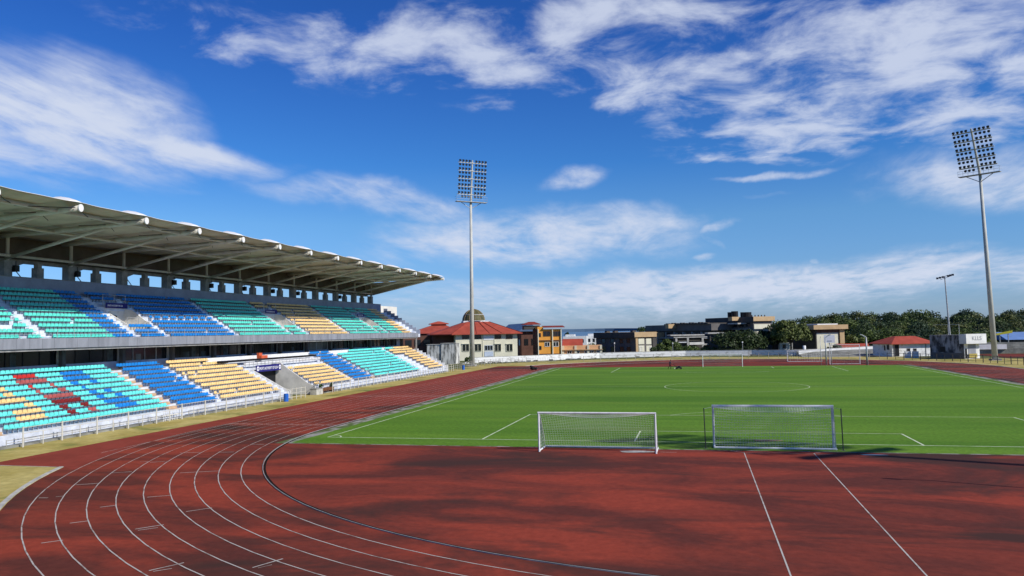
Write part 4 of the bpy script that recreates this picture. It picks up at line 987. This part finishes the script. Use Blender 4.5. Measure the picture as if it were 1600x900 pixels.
# -- orange house
B = Bld('orange_house', 'three-storey orange house with red slab roofs and shuttered windows', 840.5, 156, 20)
a = B.s1(878); b = 9
zr = B.z1(860, 513.5); B.box('wall', 0, a, 0, b, 1.2, zr-.15, 'orange_wall'); B.box('base', .05, a-.05, .05, b, 0, 1.2, 'dark_wall')
B.box('side_shade_skin', -.12, -.004, .0, b, 0, zr-.1, 'brown_wall')  # brown skin paints the shade on the orange side
m = MB(); m.prism([(-.9, zr+.30), (-.9, zr+.42), (2.6, zr+.85), (2.6, zr+.73)], 'x', a*.24, a+.9, 'roof_red_dark'); B.add(m, 'roof', fix=True)
B.box('parapet', 0, a*.24, 0, b, zr-.15, zr+.55, 'orange_wall')
B.box('rooftop_cabin', -3.2, a*.20, 4.5, 8.8, zr-.15, zr+1.0, 'dark_wall'); rf = MB(); loft(rf, [(-3.6, 4), (a*.25, 4), (a*.25, 9.2), (-3.6, 9.2)], zr+1.35, [(-1.6, 6), (0, 6), (0, 7), (-1.6, 7)], zr+2.1, 'roof_red_dark', .1); B.add(rf, 'cabin_roof', fix=True)
zf = B.z1(860, 532); B.box('floor_band', -.1, a+.1, -.35, -.0, zf-.12, zf+.12, 'brown_wall'); B.box('floor_band', -.1, a+.1, -.3, -.0, 1.25, 1.5, 'brown_wall')
for x in (.12, a*.62, a-.12): B.box('column', x-.12, x+.12, -.4, -.01, .2, zr-.1, 'cream_wall')
B.win(850, 860, 518, 525, 'brown_wall', bars=1); B.win(864, 876, 518, 525, 'brown_wall', bars=2); B.win(852, 859, 535, 541, 'white_paint'); B.win(865, 873, 534.5, 541, 'white_paint')
B.win(841.8, 845.5, 521, 526, 'brown_wall', bars=0); B.win(842, 846, 541, 546, 'brown_wall', bars=0)
# -- peach low range with a red lean-to roof
B = Bld('peach_lodge', 'long low peach building with pilasters and a red roof behind', 878, 163, 8)
a = B.s1(941); zt = B.z1(905, 540)
B.box('wall', 0, a, 0, 7, 0, zt, 'peach_wall'); zb_ = B.z1(905, 546.5); B.box('eave_band', -.2, a+.2, -.5, -.01, zb_-.1, zb_+.1, 'tan_wall')
for t in np.linspace(.3, a-.3, 4): B.box('pilaster', t-.3, t+.3, -.25, -.01, 0, zt+.05, 'cream_wall')
for u in (887, 899, 914, 921, 933): B.win(u, u+6, 548.5, 552.5, 'white_paint')
m = MB(); x1 = B.s1(911); m.prism([(2, zt-.1), (7.5, zt-.1), (6.8, zt+1.9), (6, zt+1.9)], 'x', 0, x1, 'roof_red'); B.add(m, 'roof', fix=True)
# -- white blocks beyond
for (u0, u1, v0, y, lab) in ((880, 917, 525.5, 255, 'low white flat-roofed building beyond the peach lodge, left one'), (917, 938, 524.5, 262, 'white stepped flat-roofed building left of the shaded block')):
    B = Bld('white_building', lab, u0, y, 6); a = B.s1(u1); zt = B.z1((u0+u1)/2, v0)
    B.box('wall', 0, a, 0, 10, -2, zt, 'white_wall'); B.box('parapet', a*.1, a*.5, .5, 6, zt, zt+.8, 'white_wall')
    for t in (.12, .45, .72): B.box('window', a*t, a*(t+.16), -.08, -.01, zt-2.6, zt-1.2, 'window_glass')
    for t in (.2, .55): B.box('window', a*t, a*(t+.2), -.08, -.01, zt-5.6, zt-4.0, 'window_glass')
# -- shaded block with lit tan end
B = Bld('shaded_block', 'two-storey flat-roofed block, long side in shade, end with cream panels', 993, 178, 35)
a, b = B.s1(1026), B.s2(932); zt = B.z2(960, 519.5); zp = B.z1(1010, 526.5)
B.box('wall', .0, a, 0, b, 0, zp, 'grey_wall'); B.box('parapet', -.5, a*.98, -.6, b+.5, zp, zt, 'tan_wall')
B.add(MB().box(-.62, -.503, -.6, b+.6, zp-.3, zt, 'dark_wall'), 'side_fascia')  # dark skin paints shade onto the tan parapet's long side
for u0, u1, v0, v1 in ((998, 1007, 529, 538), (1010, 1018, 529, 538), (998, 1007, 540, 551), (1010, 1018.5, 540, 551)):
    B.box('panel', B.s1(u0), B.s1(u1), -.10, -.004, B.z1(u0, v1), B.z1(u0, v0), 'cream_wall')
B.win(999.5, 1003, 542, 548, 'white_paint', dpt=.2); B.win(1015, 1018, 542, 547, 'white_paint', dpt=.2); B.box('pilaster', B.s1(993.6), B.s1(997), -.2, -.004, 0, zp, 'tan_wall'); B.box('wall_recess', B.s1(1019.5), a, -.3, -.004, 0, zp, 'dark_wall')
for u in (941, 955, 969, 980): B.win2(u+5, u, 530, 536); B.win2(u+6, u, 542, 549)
for i, (x, y_) in enumerate(((1, 3), (4, 8), (2, 16), (4, 25))): B.box('roof_vent', x, x+1.2, y_, y_+1.5, zt, zt+.5, 'dark_wall')
# -- big stepped complex
B = Bld('terraced_complex', 'large dark terraced complex with long slabs and tan boxes on its upper floors', 1110, 205, 35)
b = B.s2(1010)
zA = B.z2(1060, 507.5); zB = B.z2(1060, 517)
B.box('wall', 0, 14, 0, b, 0, zB, 'dark_wall'); B.box('upper_storey', -.8, 12, -2, b-1, zB, zA, 'grey_wall')
B.box('roof_slab', -1.4, 12.5, -1, b*.63, zA, zA+.35, 'dark_wall')
for u0, u1, v0, v1 in ((1051, 1061, 506.5, 513), (1032, 1042, 519, 526)):
    t0, t1 = B.s2(u1), B.s2(u0); B.box('balcony_box', -4.0, -.82, t0, t0+2.0, B.z2(u0, v1), B.z2(u0, v0), 'tan_wall')
for z0 in (zB*.32, zB*.62): B.box('floor_slab', -2.2, 0, b*.02, b*.9, z0, z0+.5, 'concrete')
for t in np.linspace(.05, .85, 7): B.box('column', -1.9, -1.5, b*t, b*t+.5, 0, zB*.95, 'concrete')
for t in np.linspace(.07, .83, 7): B.box('window', -.06, -.01, b*t+.6, b*t+3.4, zB*.40, zB*.56, 'window_glass'); B.box('window', -.06, -.01, b*t+.6, b*t+3.4, zB*.70, zB*.9, 'window_glass')
for i in range(14): t = .08+.045*i; B.box('roof_vent', 1, 2.4, b*t, b*t+1.2, zA+.35, zA+.35+.15+.12*(i % 3), 'dark_wall')
B = Bld('tall_complex_wing', 'tallest dark wing with black roof tanks and a sunlit cream and tan end', 1178.5, 200, 35)
a, b = B.s1(1210), B.s2(1106); zt = B.z1(1195, 494.5); zp = B.z1(1195, 501.5)
B.box('wall', 0, a*.93, 0, b*.9, 0, zp, 'grey_wall'); B.box('parapet', -.5, a, -.8, b, zp, zt, 'tan_wall'); B.add(MB().box(-.62, -.503, -.8, b, zp-.4, zt, 'dark_wall'), 'side_fascia')  # side of the tan parapet darkened by a skin standing for shade
B.box('end_panel', B.s1(1179.5), B.s1(1205), -.15, -.004, B.z1(1190, 522), B.z1(1190, 506.5), 'cream_wall')
B.box('balcony_box', -3.6, -.7, B.s2(1160), B.s2(1160)+2.0, B.z2(1157, 501), B.z2(1157, 495), 'tan_wall'); B.box('floor_slab', -3.4, 0, B.s2(1168), B.s2(1152), B.z2(1160, 506.5), B.z2(1160, 504.5), 'pale_concrete')
for u0, u1, h in ((1127, 1133, 4.6), (1133, 1140, 5.6), (1146, 1149, 5.0), (1150, 1160, 5.2)):
    t0, t1 = B.s2(u1), B.s2(u0); m = MB(); r_ = (t1-t0)/2
    m.tube([(3.5, (t0+t1)/2, zt-.3), (3.5, (t0+t1)/2, B.z2((u0+u1)/2, 488.0 if h != 5.6 else 486.5))], min(r_*.95, 1.6), 'tank_black', 12); B.add(m, 'water_tank')
for k in range(3):
    z0 = zp*(.25+.24*k); B.box('floor_slab', -.9, 0, 1, b*.85, z0, z0+.3, 'concrete')
    for t in np.linspace(.06, .72, 6): B.box('window', -.06, -.01, b*t, b*t+2.2, z0+.9, z0+2.4, 'window_glass')
for i in range(5): B.box('roof_vent', a*(.15+.16*i), a*(.15+.16*i)+.25, 2, 2.3, zt, zt+.55, 'dark_wall')
# low open annex in front of the complex
B = Bld('open_annex', 'open concrete annex with a flat canopy among the bushes behind the white wall', 1100, 190, 14)
B.c = B.c; x0, x1 = B.s1(1048), B.s1(1104)
zt = B.z1(1075, 524.5)
B.box('canopy', x0, x1*.3, -.5, 5, zt, zt+.35, 'pale_concrete'); B.box('canopy', B.s1(1052), B.s1(1104), -1.5, 0-.52, B.z1(1078, 527.5), B.z1(1078, 526), 'pale_concrete')
for u in (1056, 1074, 1097): B.box('column', B.s1(u)-.3, B.s1(u)+.3, -1.4, -1, 0, B.z1(1078, 527.5), 'pale_concrete')
B.box('wall', x0+2, B.s1(1100), .5, 5, 0, zt, 'dark_wall'); B.box('railing_wall', B.s1(1076), B.s1(1099), -1.5, -1.2, B.z1(1085, 538.5), B.z1(1085, 534.5), 'plaster')
B.box('canopy', B.s1(1106), B.s1(1134), -1, 3, B.z1(1120, 521.5), B.z1(1120, 519.3), 'pale_concrete')
B.box('window_frame', B.s1(1058), B.s1(1073), -1.3, -1.1, B.z1(1065, 535.5), B.z1(1065, 534), 'white_paint')
# -- hall with the white board
B = Bld('tan_capped_hall', 'cream hall with a deep tan roof band and a white basketball board before it', 1277, 186, 22)
a, b = B.s1(1311), 26
zt = B.z1(1295, 507.5); zp = B.z1(1295, 514.5)
B.box('wall', 0, a, 0, b, 0, zp, 'cream_wall'); B.box('roof_band', -1.6, B.s1(1323), -1.3, b, zp, zt, 'tan_wall'); B.box('roof_slab', 0, B.s1(1309), -.6, b-2, zt, zt+.35, 'white_wall')
B.box('upper_shadow_panel', .01, a-.01, -.10, -.004, B.z1(1290, 520), zp-.004, 'brown_wall'); B.box('side_shade_skin', -.3, -.004, 0, b, 0, zp, 'dark_wall')  # shade under the roof band and on the far side painted as dark skins
B.box('end_pier', B.s1(1312.5), B.s1(1319.5), -.4, 1.5, 0, zp-.01, 'tan_wall'); B.box('recess', a+.01, B.s1(1312.5), .6, 2, 0, zp, 'dark_wall')
B.box('roof_wing', -14, -1.62, 2, 12, zp-.2, zp+.5, 'embank')
m = MB(); p0 = B.s1(1286); p1 = B.s1(1304.5)
e = empty('backboard', (0, 0, 0), 'white basketball backboard on a thin post before the cream hall', 'backboard')
pa_, pb_ = at(1287, 523.5, 180), at(1304.5, 535.5, 180)
o = MB().box(pa_[0], pb_[0], 179.9, 180, pb_[2], pa_[2], 'sign_white').build('board'); o.parent = e
o = MB().box(pa_[0]+.8, pb_[0]-.8, 179.86, 179.89, pb_[2]+.45, pb_[2]+.62, 'fascia_panel').build('board_mark'); o.parent = e
o = MB().tube([((pa_[0]+pb_[0])/2, 180.3, 0), ((pa_[0]+pb_[0])/2, 180.3, pa_[2]-.5)], .12, 'galv', 8).build('post'); o.parent = e
# -- compound wall and embankment
wp = [(-62, 132), (-47.5, 143.5), (-31.5, 160), (-8, 168), (10, 167), (20, 163.5), (26, 161)]
e = empty('compound_wall', (*wp[0], 0), 'long white boundary wall running behind the far bend', 'wall')
for i in range(len(wp)-1):
    (x0, y0), (x1, y1) = wp[i], wp[i+1]; n = np.array([-(y1-y0), x1-x0]); n = n/np.linalg.norm(n)*.25; o0 = np.array(wp[0])
    P4 = [np.array([x0, y0])-o0, np.array([x1, y1])-o0, np.array([x1, y1])-o0+n, np.array([x0, y0])-o0+n]
    o = MB().prism([tuple(p) for p in P4], 'z', 0, 1.45+.0*i, 'wall_weathered').build('wall_section'); fixn(o); o.parent = e
    P5 = [P4[0]-n*.2, P4[1]-n*.2, P4[2]+n*.2, P4[3]+n*.2]
    o = MB().prism([tuple(p) for p in P5], 'z', 1.452, 1.52, 'pale_concrete').build('coping'); fixn(o); o.parent = e
e = empty('raised_white_wall', (27, 172, 0), 'bright white wall on the raised bank left of the red-roofed hut', 'wall')
pa_, pb_ = at(1248, 547.5, 158), at(1376, 540.5, 170)
for mt_, z0_, z1_, nm_, g_ in (('white_wall', -1.9, 0, 'wall_section', 0), ('pale_concrete', .002, .1, 'coping', .06)):
    P_ = [(pa_[0]-27, pa_[1]-172-g_), (pb_[0]-27, pb_[1]-172-g_), (pb_[0]-27, pb_[1]-171.7+g_), (pa_[0]-27, pa_[1]-171.7+g_)]; zs_ = (pa_[2], pb_[2], pb_[2], pa_[2])
    o = MB().add([(*p, z_+z0_) for p, z_ in zip(P_, zs_)]+[(*p, z_+z1_) for p, z_ in zip(P_, zs_)], [(0, 1, 2, 3), (4, 5, 6, 7), (0, 1, 5, 4), (1, 2, 6, 5), (2, 3, 7, 6), (3, 0, 4, 7)], mt_).build(nm_); fixn(o); o.parent = e
m = MB(); x0, x1 = 18, at(1376, 550, 160)[0]
m.prism([(150, 0), (158, .5), (160, 1.0), (164, 1.3), (175, 1.32), (175, 0)], 'x', x0+3, x1+3, 'embank'); struct(fixn(m.build('embankment')))
e = empty('red_roof_shed', (0, 0, 0), 'low shed showing only its long red roof above the raised white wall', 'shed')
pa_, pb_ = at(1310, 542, 176), at(1361, 541, 176)
m = MB(); m.prism([(176, pa_[2]-.5), (180, pa_[2]+.8), (184, pa_[2]-.5)], 'x', pa_[0], pb_[0], 'roof_red'); o = fixn(m.build('roof')); o.parent = e
o = MB().box(pa_[0]+.3, pb_[0]-.3, 176.5, 183.5, 0, pa_[2]-.5, 'white_wall').build('wall'); o.parent = e
# -- red-roofed white hut
B = Bld('white_hut', 'white hut with a low red hipped roof, left of the stained booth', 1394, 146, 20)
x0, x1 = 0.0, B.s1(1458); zt = B.z1(1420, 537)
B.box('wall', x0, x1, 0, 8, 0, zt, 'wall_weathered')
rf = MB(); loft(rf, [(x0-.7, -.9), (x1+.7, -.9), (x1+.7, 9), (x0-.7, 9)], zt+.05, [(x0+3.2, 3.5), (x1-2, 3.5), (x1-2, 5), (x0+3.2, 5)], zt+1.75, 'roof_red', .12); B.add(rf, 'roof', fix=True)
for u0, u1, v0, v1 in ((1418, 1422, 545, 548.5), (1428, 1432, 545, 548)): B.win(u0, u1, v0, v1, 'grey_wall', 'dark_opening', bars=0)
for u0, u1, v0, v1 in ((1384.0, 1382.5, 540, 547), (1390, 1387, 539, 546)): B.win2(u0, u1, v0, v1, 'dark_opening', 'grey_wall')
B.win(1399, 1404.5, 539, 556, 'dark_wall', 'dark_opening', 'door', bars=0)
for u in (1397, 1447): B.add(MB().tube([(B.s1(u), -.1, 0), (B.s1(u), -.1, zt)], .06, 'dark_wall', 5), 'drain_pipe')
for i, (u0, u1, v0, v1) in enumerate(((1414, 1424, 549, 561), (1426, 1436, 549, 561))):
    pa_, pb_ = at(u0, v0, 139), at(u1, v1, 139)
    tag(MB().box(pa_[0], pb_[0], 139, 139.6, 0, pa_[2], 'white_wall').box(pa_[0]+.1, pb_[0]-.1, 138.96, 138.99, .2, pa_[2]-.15, 'sign_white').build('water_box'), ['left', 'right'][i]+' one of two white cabinets in front of the white hut', 'cabinet', None)
# -- stained booth
B = Bld('stained_booth', 'grey weather-stained concrete booth with a white painted end, next to the mast', 1506, 130, 28)
a, b = B.s1(1534), B.s2(1454); zt = B.z2(1480, 523.5)
B.box('wall', 0, a*.86, 0, b, 0, zt, 'stained_grey'); B.box('end_wall', 0.01, a*.86, -.16, -.004, 0, B.z1(1515, 537), 'white_wall')
B.box('sign_box', -.5, a*1.04, -1.3, -.17, B.z1(1515, 537), B.z1(1515, 521.8), 'white_wall'); B.box('side_fascia', -.56, -.503, -1.3, .6, B.z1(1515, 537), B.z1(1515, 521.8), 'white_wall')
mark = text('KLLS', 1.25, (.9, -1.32, B.z1(1515, 531.5)), (PI/2, 0, 0), 'fascia_panel', 'painted_letters', B.o, .005)
B.box('doorway', B.s1(1512.5), B.s1(1524.5), -.22, -.165, .2, B.z1(1515, 538), 'fascia_panel'); B.box('side_door', B.s1(1507.6), B.s1(1510.5), -.22, -.165, .1, B.z1(1508, 545), 'dark_opening'); B.box('counter_panel', B.s1(1513), B.s1(1525.5), -.34, -.23, B.z1(1518, 558.5), B.z1(1518, 552.5), 'dry_grass')
t0, t1 = B.s2(1477.5), B.s2(1470); B.box('side_window', -.07, -.01, min(t0, t1), max(t0, t1), B.z2(1473, 550), B.z2(1473, 541.5), 'dark_opening')
B.box('grey_dado', -.04, -.003, 0, b, 0, B.z2(1480, 551), 'grey_wall')
m = MB(); m.tube([(1, 2, zt), (1, 2, zt+2.3)], .05, 'galv', 4); m.tube([(1, 5, zt), (1, 5, zt+2.3)], .05, 'galv', 4); m.tube([(1, 2, zt+2.3), (1, 9, zt+2.3)], .05, 'galv', 4); B.add(m, 'rooftop_frame')
# -- stepped grey stand and court right of the booth
x0 = at(1532, 550, 150)[0]
m = MB(); 
for k in range(4): m.box(0, 40, k*1.6, (k+1)*1.6, 0, 1.3+.45*k, 'embank')
m.box(0, 9, -.5, -.01, 1.1, 2.3, 'white_wall')
tag(m.build('concrete_steps', loc=(x0, 160, 0)), 'grey stepped concrete terrace behind the right floodlight mast', 'terrace')
struct(MB().ngon([(x0, 134, .012), (x0+45, 134, .012), (x0+45, 158, .012), (x0, 158, .012)], 'track_red').build('red_court'))
e = empty('blue_roofed_shed', (0, 0, 0), 'shed with a pale blue metal roof before the wood at the right edge', 'shed')
pa_, pb_ = at(1573, 531, 190), at(1640, 531, 190); mat('sheet_blue', (.16, .27, .52), .5, .08, .4)
m = MB(); m.prism([(190, pa_[2]), (198, pa_[2]+2.1), (206, pa_[2])], 'x', pa_[0], pb_[0], 'sheet_blue'); o = fixn(m.build('roof')); o.parent = e
o = MB().box(pa_[0]+.5, pb_[0]-.5, 191, 205, 0, pa_[2], 'dark_wall').build('wall'); o.parent = e
pa_, pb_ = at(1556, 523, 180), at(1582, 519, 180)
mat('yellow_paint', (.55, .5, .05), .6, .1, 1)
m = MB(); m.tube([(pa_[0]+1, 180.3, 0), (pa_[0]+1, 180.3, pa_[2])], .12, 'galv'); m.tube([(pb_[0]-1, 180.3, 0), (pb_[0]-1, 180.3, pb_[2])], .12, 'galv'); m.prism([(pa_[0], pa_[2]-.2), (pb_[0], pb_[2]-.2), (pb_[0], pb_[2]+.5), (pa_[0], pa_[2]+.3)], 'y', 180, 180.2, 'yellow_paint')
tag(fixn(m.build('yellow_signboard')), 'narrow yellow board on posts behind the right floodlight mast', 'signboard')
# white pillar and cottage front under the trees
pa_, pb_ = at(1254.5, 540, 172), at(1259, 548, 172)
tag(MB().tube([((pa_[0]+pb_[0])/2, 172, 0), ((pa_[0]+pb_[0])/2, 172, pa_[2])], .42, 'white_wall', 14).build('white_tank', smooth=True), 'short white cylinder tank beside the light green tree trunk', 'tank')
pa_, pb_ = at(1218, 536, 182), at(1239, 550, 182)
e = empty('cottage', (pa_[0], 182, 0), 'small pale cottage half hidden under the light green tree', 'cottage'); o = MB().box(0, pb_[0]-pa_[0], 0, 4, 0, pa_[2], 'plaster').build('wall'); o.parent = e; o = MB().box(.8, 1.7, -.06, -.01, 1.4, 2.6, 'window_glass').build('window'); o.parent = e
# rubble strip and litter bins by the wall
m = MB()
for i in range(90):
    t = random.random(); i_ = min(len(wp)-2, int(t*(len(wp)-1))); f = t*(len(wp)-1)-i_; x = wp[i_][0]+(wp[i_+1][0]-wp[i_][0])*f; y = wp[i_][1]+(wp[i_+1][1]-wp[i_][1])*f-random.uniform(.8, 3.0); s = random.uniform(.1, .35)
    m.box(x-s*1.6, x+s*1.6, y-s, y+s, 0, s, random.choice(['embank', 'plaster', 'dark_wall']))
tag(m.build('rubble'), 'scattered stones and debris along the foot of the white boundary wall', 'rubble', None, 'stuff')

# ------------------------------------------------------------------ trees
def leafmat(name, a, b): mat(name, b, .55, .1, .9, col2=a, thr=(.35, .68), spec=.25, transl=.12)
leafmat('foliage_dark', (.016, .030, .010), (.055, .085, .024)); leafmat('foliage_mid', (.034, .060, .014), (.12, .165, .040)); leafmat('foliage_light', (.055, .085, .018), (.165, .185, .052))
mat('bark', (.09, .07, .05), .9, .2, 2)
def crown_mesh(rx, rz, n, s, mt, lobes, h0, seed):
    g = np.random.default_rng(seed); L_ = []
    for i in range(lobes):
        a = g.random()*2*PI; q = g.random()**.5*.72; L_.append((rx*q*math.cos(a), rx*q*math.sin(a), h0+rz*(.15+1.45*g.random()*(1-q*.55)), rx*(.26+.24*g.random())))
    mb = MB(); per = n//lobes; i0 = mb.mi(mt)
    for (cx_, cy_, cz_, rr) in L_:
        d = g.normal(size=(per, 3)); d /= np.linalg.norm(d, axis=1)[:, None]; d[:, 2] = np.where(d[:, 2] < -.3, -d[:, 2]*.6, d[:, 2])
        P_ = np.array([cx_, cy_, cz_])+d*rr*(.72+.36*g.random((per, 1)))*np.array([1, 1, .8])
        nn = d+g.normal(size=(per, 3))*.55; nn /= np.linalg.norm(nn, axis=1)[:, None]
        a = np.cross(nn, g.normal(size=(per, 3))); a /= np.linalg.norm(a, axis=1)[:, None]; b = np.cross(nn, a)
        k = s*(.6+.8*g.random((per, 1))); b0 = len(mb.v)
        Q = np.stack([P_-a*k, P_-b*k*.55, P_+a*k, P_+b*k*.55], 1).reshape(-1, 3)
        mb.v += [tuple(q) for q in Q.tolist()]; mb.f += [(b0+4*i, b0+4*i+1, b0+4*i+2, b0+4*i+3) for i in range(per)]; mb.m += [i0]*per
    return mb
def tree(name, u, vtop, y, wpx, label, mt, n=5000, s=.30, lobes=16, low=.25, seed=1, cat='tree', z0=0):
    p = at(u, vtop, y); D = (np.array([p[0], y, 0])-C0)@AF; rx = wpx/2*D/F; H = p[2]-z0
    e = empty(name, (p[0], y, z0), label, cat)
    rz = H*(1-low)/1.9
    o = crown_mesh(rx, rz, n, s, mt, lobes, H*low, seed).build('crown'); o.parent = e
    mx_ = max(v.co.z for v in o.data.vertices); o.scale = (1, 1, H/mx_)
    m = MB(); m.tube([(0, 0, 0), (.1, .05, H*.3), (0, .1, H*.62)], max(.12, H*.035), 'bark', 8, r2=max(.05, H*.012))
    for i in range(5):
        a = 2*PI*i/5+.4; m.tube([(0, 0, H*.28), (rx*.25*math.cos(a), rx*.25*math.sin(a), H*.45), (rx*.55*math.cos(a), rx*.55*math.sin(a), H*.66)], H*.016, 'bark', 5, r2=.03)
    o = m.build('trunk'); o.parent = e
    return e
tree('round_tree', 1153, 513, 176, 84, 'big round dense dark tree in front of the tall complex wing', 'foliage_dark', 9000, .34, 26, .12, 3)
tree('dark_tree', 1206, 509, 186, 44, 'dark irregular tree between the round tree and the light green tree', 'foliage_dark', 4500, .34, 16, .2, 4)
tree('mango_tree', 1234, 499, 178, 58, 'light green broad tree with a visible trunk in the middle of the picture right', 'foliage_light', 7000, .32, 22, .3, 5)
tree('small_tree', 1302, 537, 170, 22, 'small dark bushy tree under the white backboard', 'foliage_dark', 1500, .24, 9, .2, 6)
tree('bush', 1042, 529, 184, 40, 'rounded mid green bush left of the open annex', 'foliage_mid', 4000, .30, 14, .05, 7, 'bush')
tree('bush', 1072, 539, 176, 46, 'low spreading bush right behind the white wall before the annex', 'foliage_mid', 3500, .28, 14, .05, 8, 'bush')
tree('bush', 1104, 541, 178, 30, 'low scrubby bush at the left foot of the round dark tree', 'foliage_mid', 2200, .28, 10, .05, 9, 'bush')
tree('bush', 1026, 541, 172, 20, 'small dark bush at the corner of the shaded block', 'foliage_dark', 1500, .26, 8, .05, 10, 'bush')
tree('garden_tree', 1352, 513, 205, 62, 'rounded mid green tree behind the right bent lamp post', 'foliage_mid', 6000, .40, 18, .1, 11)
tree('garden_tree', 1335, 522, 195, 34, 'brighter green tree just right of the tan-capped hall', 'foliage_light', 3000, .34, 12, .1, 12)
tree('bush', 1545, 527, 176, 26, 'bright green bush between the booth and the right mast', 'foliage_light', 2200, .28, 9, .05, 13, 'bush')
tree('hedge_shrub', 733, 556, 127, 16, 'low weedy shrub at the foot of the left floodlight mast', 'foliage_mid', 900, .16, 7, .02, 14, 'bush')
tree('small_bush', 888, 518, 330, 10, 'tiny palm-like tree top left of the sea view', 'foliage_dark', 500, .4, 5, .4, 15, 'tree')
# far wood on the rise at the right: crowns on the ridge are trees of their own, the mass behind is one
ridge = [(1262, 494), (1284, 489), (1300, 493), (1318, 488), (1340, 486), (1362, 487), (1386, 489), (1408, 487), (1428, 483), (1452, 486), (1475, 489), (1497, 487), (1512, 482), (1534, 487), (1556, 490), (1580, 484), (1602, 482), (1240, 499)]
leafmat('foliage_olive', (.035, .050, .012), (.14, .155, .045)); leafmat('foliage_blue', (.018, .036, .018), (.06, .10, .045))
protos = [crown_mesh(7, 5.2, 4200, .36, mt, lo_, 2.6, 30+i).build('crown') for i, (mt, lo_) in enumerate((('foliage_mid', 9), ('foliage_blue', 12), ('foliage_olive', 8)))]
PM = [p.data for p in protos]; PH = [max(v.co.z for v in p.vertices) for p in PM]
for p in protos: bpy.data.objects.remove(p)
tk = MB().tube([(0, 0, 0), (.2, 0, 4), (0, .2, 8)], .35, 'bark', 6, r2=.12).build('trunk'); TKM = tk.data; bpy.data.objects.remove(tk)
spots = ['above the tan-capped hall', 'right of the tan-capped hall roof', 'left of the white hut', 'above the white hut', 'between the hut and the small light mast', 'right of the small light mast', 'above the stained booth', 'left of the right floodlight mast', 'right of the right floodlight mast']
ridge.sort()
for i, (u, v) in enumerate(ridge):
    y = 300+14*math.sin(i*2.3); p = at(u, v-1.0, y); k = i % 3; H = p[2]+.0
    e = empty('ridge_tree', (p[0], y, 0), f'{o_(i+1)} crown from the left along the skyline of the far wood', 'tree', 'trees on the skyline of the wood')
    sc = .95+.35*((i*7) % 5)/5
    c = bpy.data.objects.new('crown', PM[k]); COL.objects.link(c); c.parent = e; c.scale = (sc, sc, H/PH[k]); c.rotation_euler[2] = i*1.3
    t = bpy.data.objects.new('trunk', TKM); COL.objects.link(t); t.parent = e
# wood mass: merged crowns filling the slope below the skyline
m = MB(); mi = {k: m.mi(k) for k in ('foliage_dark', 'foliage_mid', 'foliage_olive', 'foliage_blue')}
def ridge_v(u):
    return float(np.interp(u, [r[0] for r in ridge], [r[1] for r in ridge]))
for layer, (y, dv) in enumerate(((292, 3.5), (285, 7), (262, 11), (240, 16), (222, 23), (208, 30))):
    for j in range(32):
        u = 1245+layer*8+j*13+random.uniform(-5, 5)
        if layer >= 4 and u < 1330: continue
        vt = ridge_v(min(1600, u))+dv+random.uniform(-6, 6)
        yy_ = y+random.uniform(-6, 6); p = at(u, vt, yy_)
        if p[2] < 2: continue
        k = random.choice([0, 1, 2]); src = PM[k]; n = len(src.vertices); co = np.empty(n*3); src.vertices.foreach_get('co', co); co = co.reshape(-1, 3)
        keep = 2400; sel = RNG.permutation(n//4)[:keep]; idx = (sel[:, None]*4+np.arange(4)).ravel(); q = co[idx].copy()
        sc = random.uniform(.55, 1.25); a = random.random()*6.28; x_, y_ = q[:, 0]*sc, q[:, 1]*sc
        q[:, 0], q[:, 1] = x_*math.cos(a)-y_*math.sin(a)+p[0], x_*math.sin(a)+y_*math.cos(a)+yy_; q[:, 2] *= p[2]/PH[k]
        b = len(m.v); m.v += [tuple(r) for r in q.tolist()]; m.f += [(b+4*i, b+4*i+1, b+4*i+2, b+4*i+3) for i in range(keep)]; m.m += [mi[random.choice(('foliage_dark', 'foliage_blue', 'foliage_mid', 'foliage_mid', 'foliage_olive'))]]*keep
tag(m.build('wood'), 'dense green wood covering the slope behind the huts at the right', 'wood', None, 'stuff')
# low scrub between the far buildings
m = MB()
for (u, v, y) in ((1003, 512, 420), (1015, 513, 400), (925, 540, 230), (1560, 540, 170), (1590, 541, 172), (1535, 541, 171)):
    p = at(u, v, y); leaves(m, (p[0], y, p[2]-1.2), 3.2, 500, .30, 'foliage_mid', .6)
tag(m.build('scrub'), 'scattered scrub between the far buildings', 'scrub', None, 'stuff')
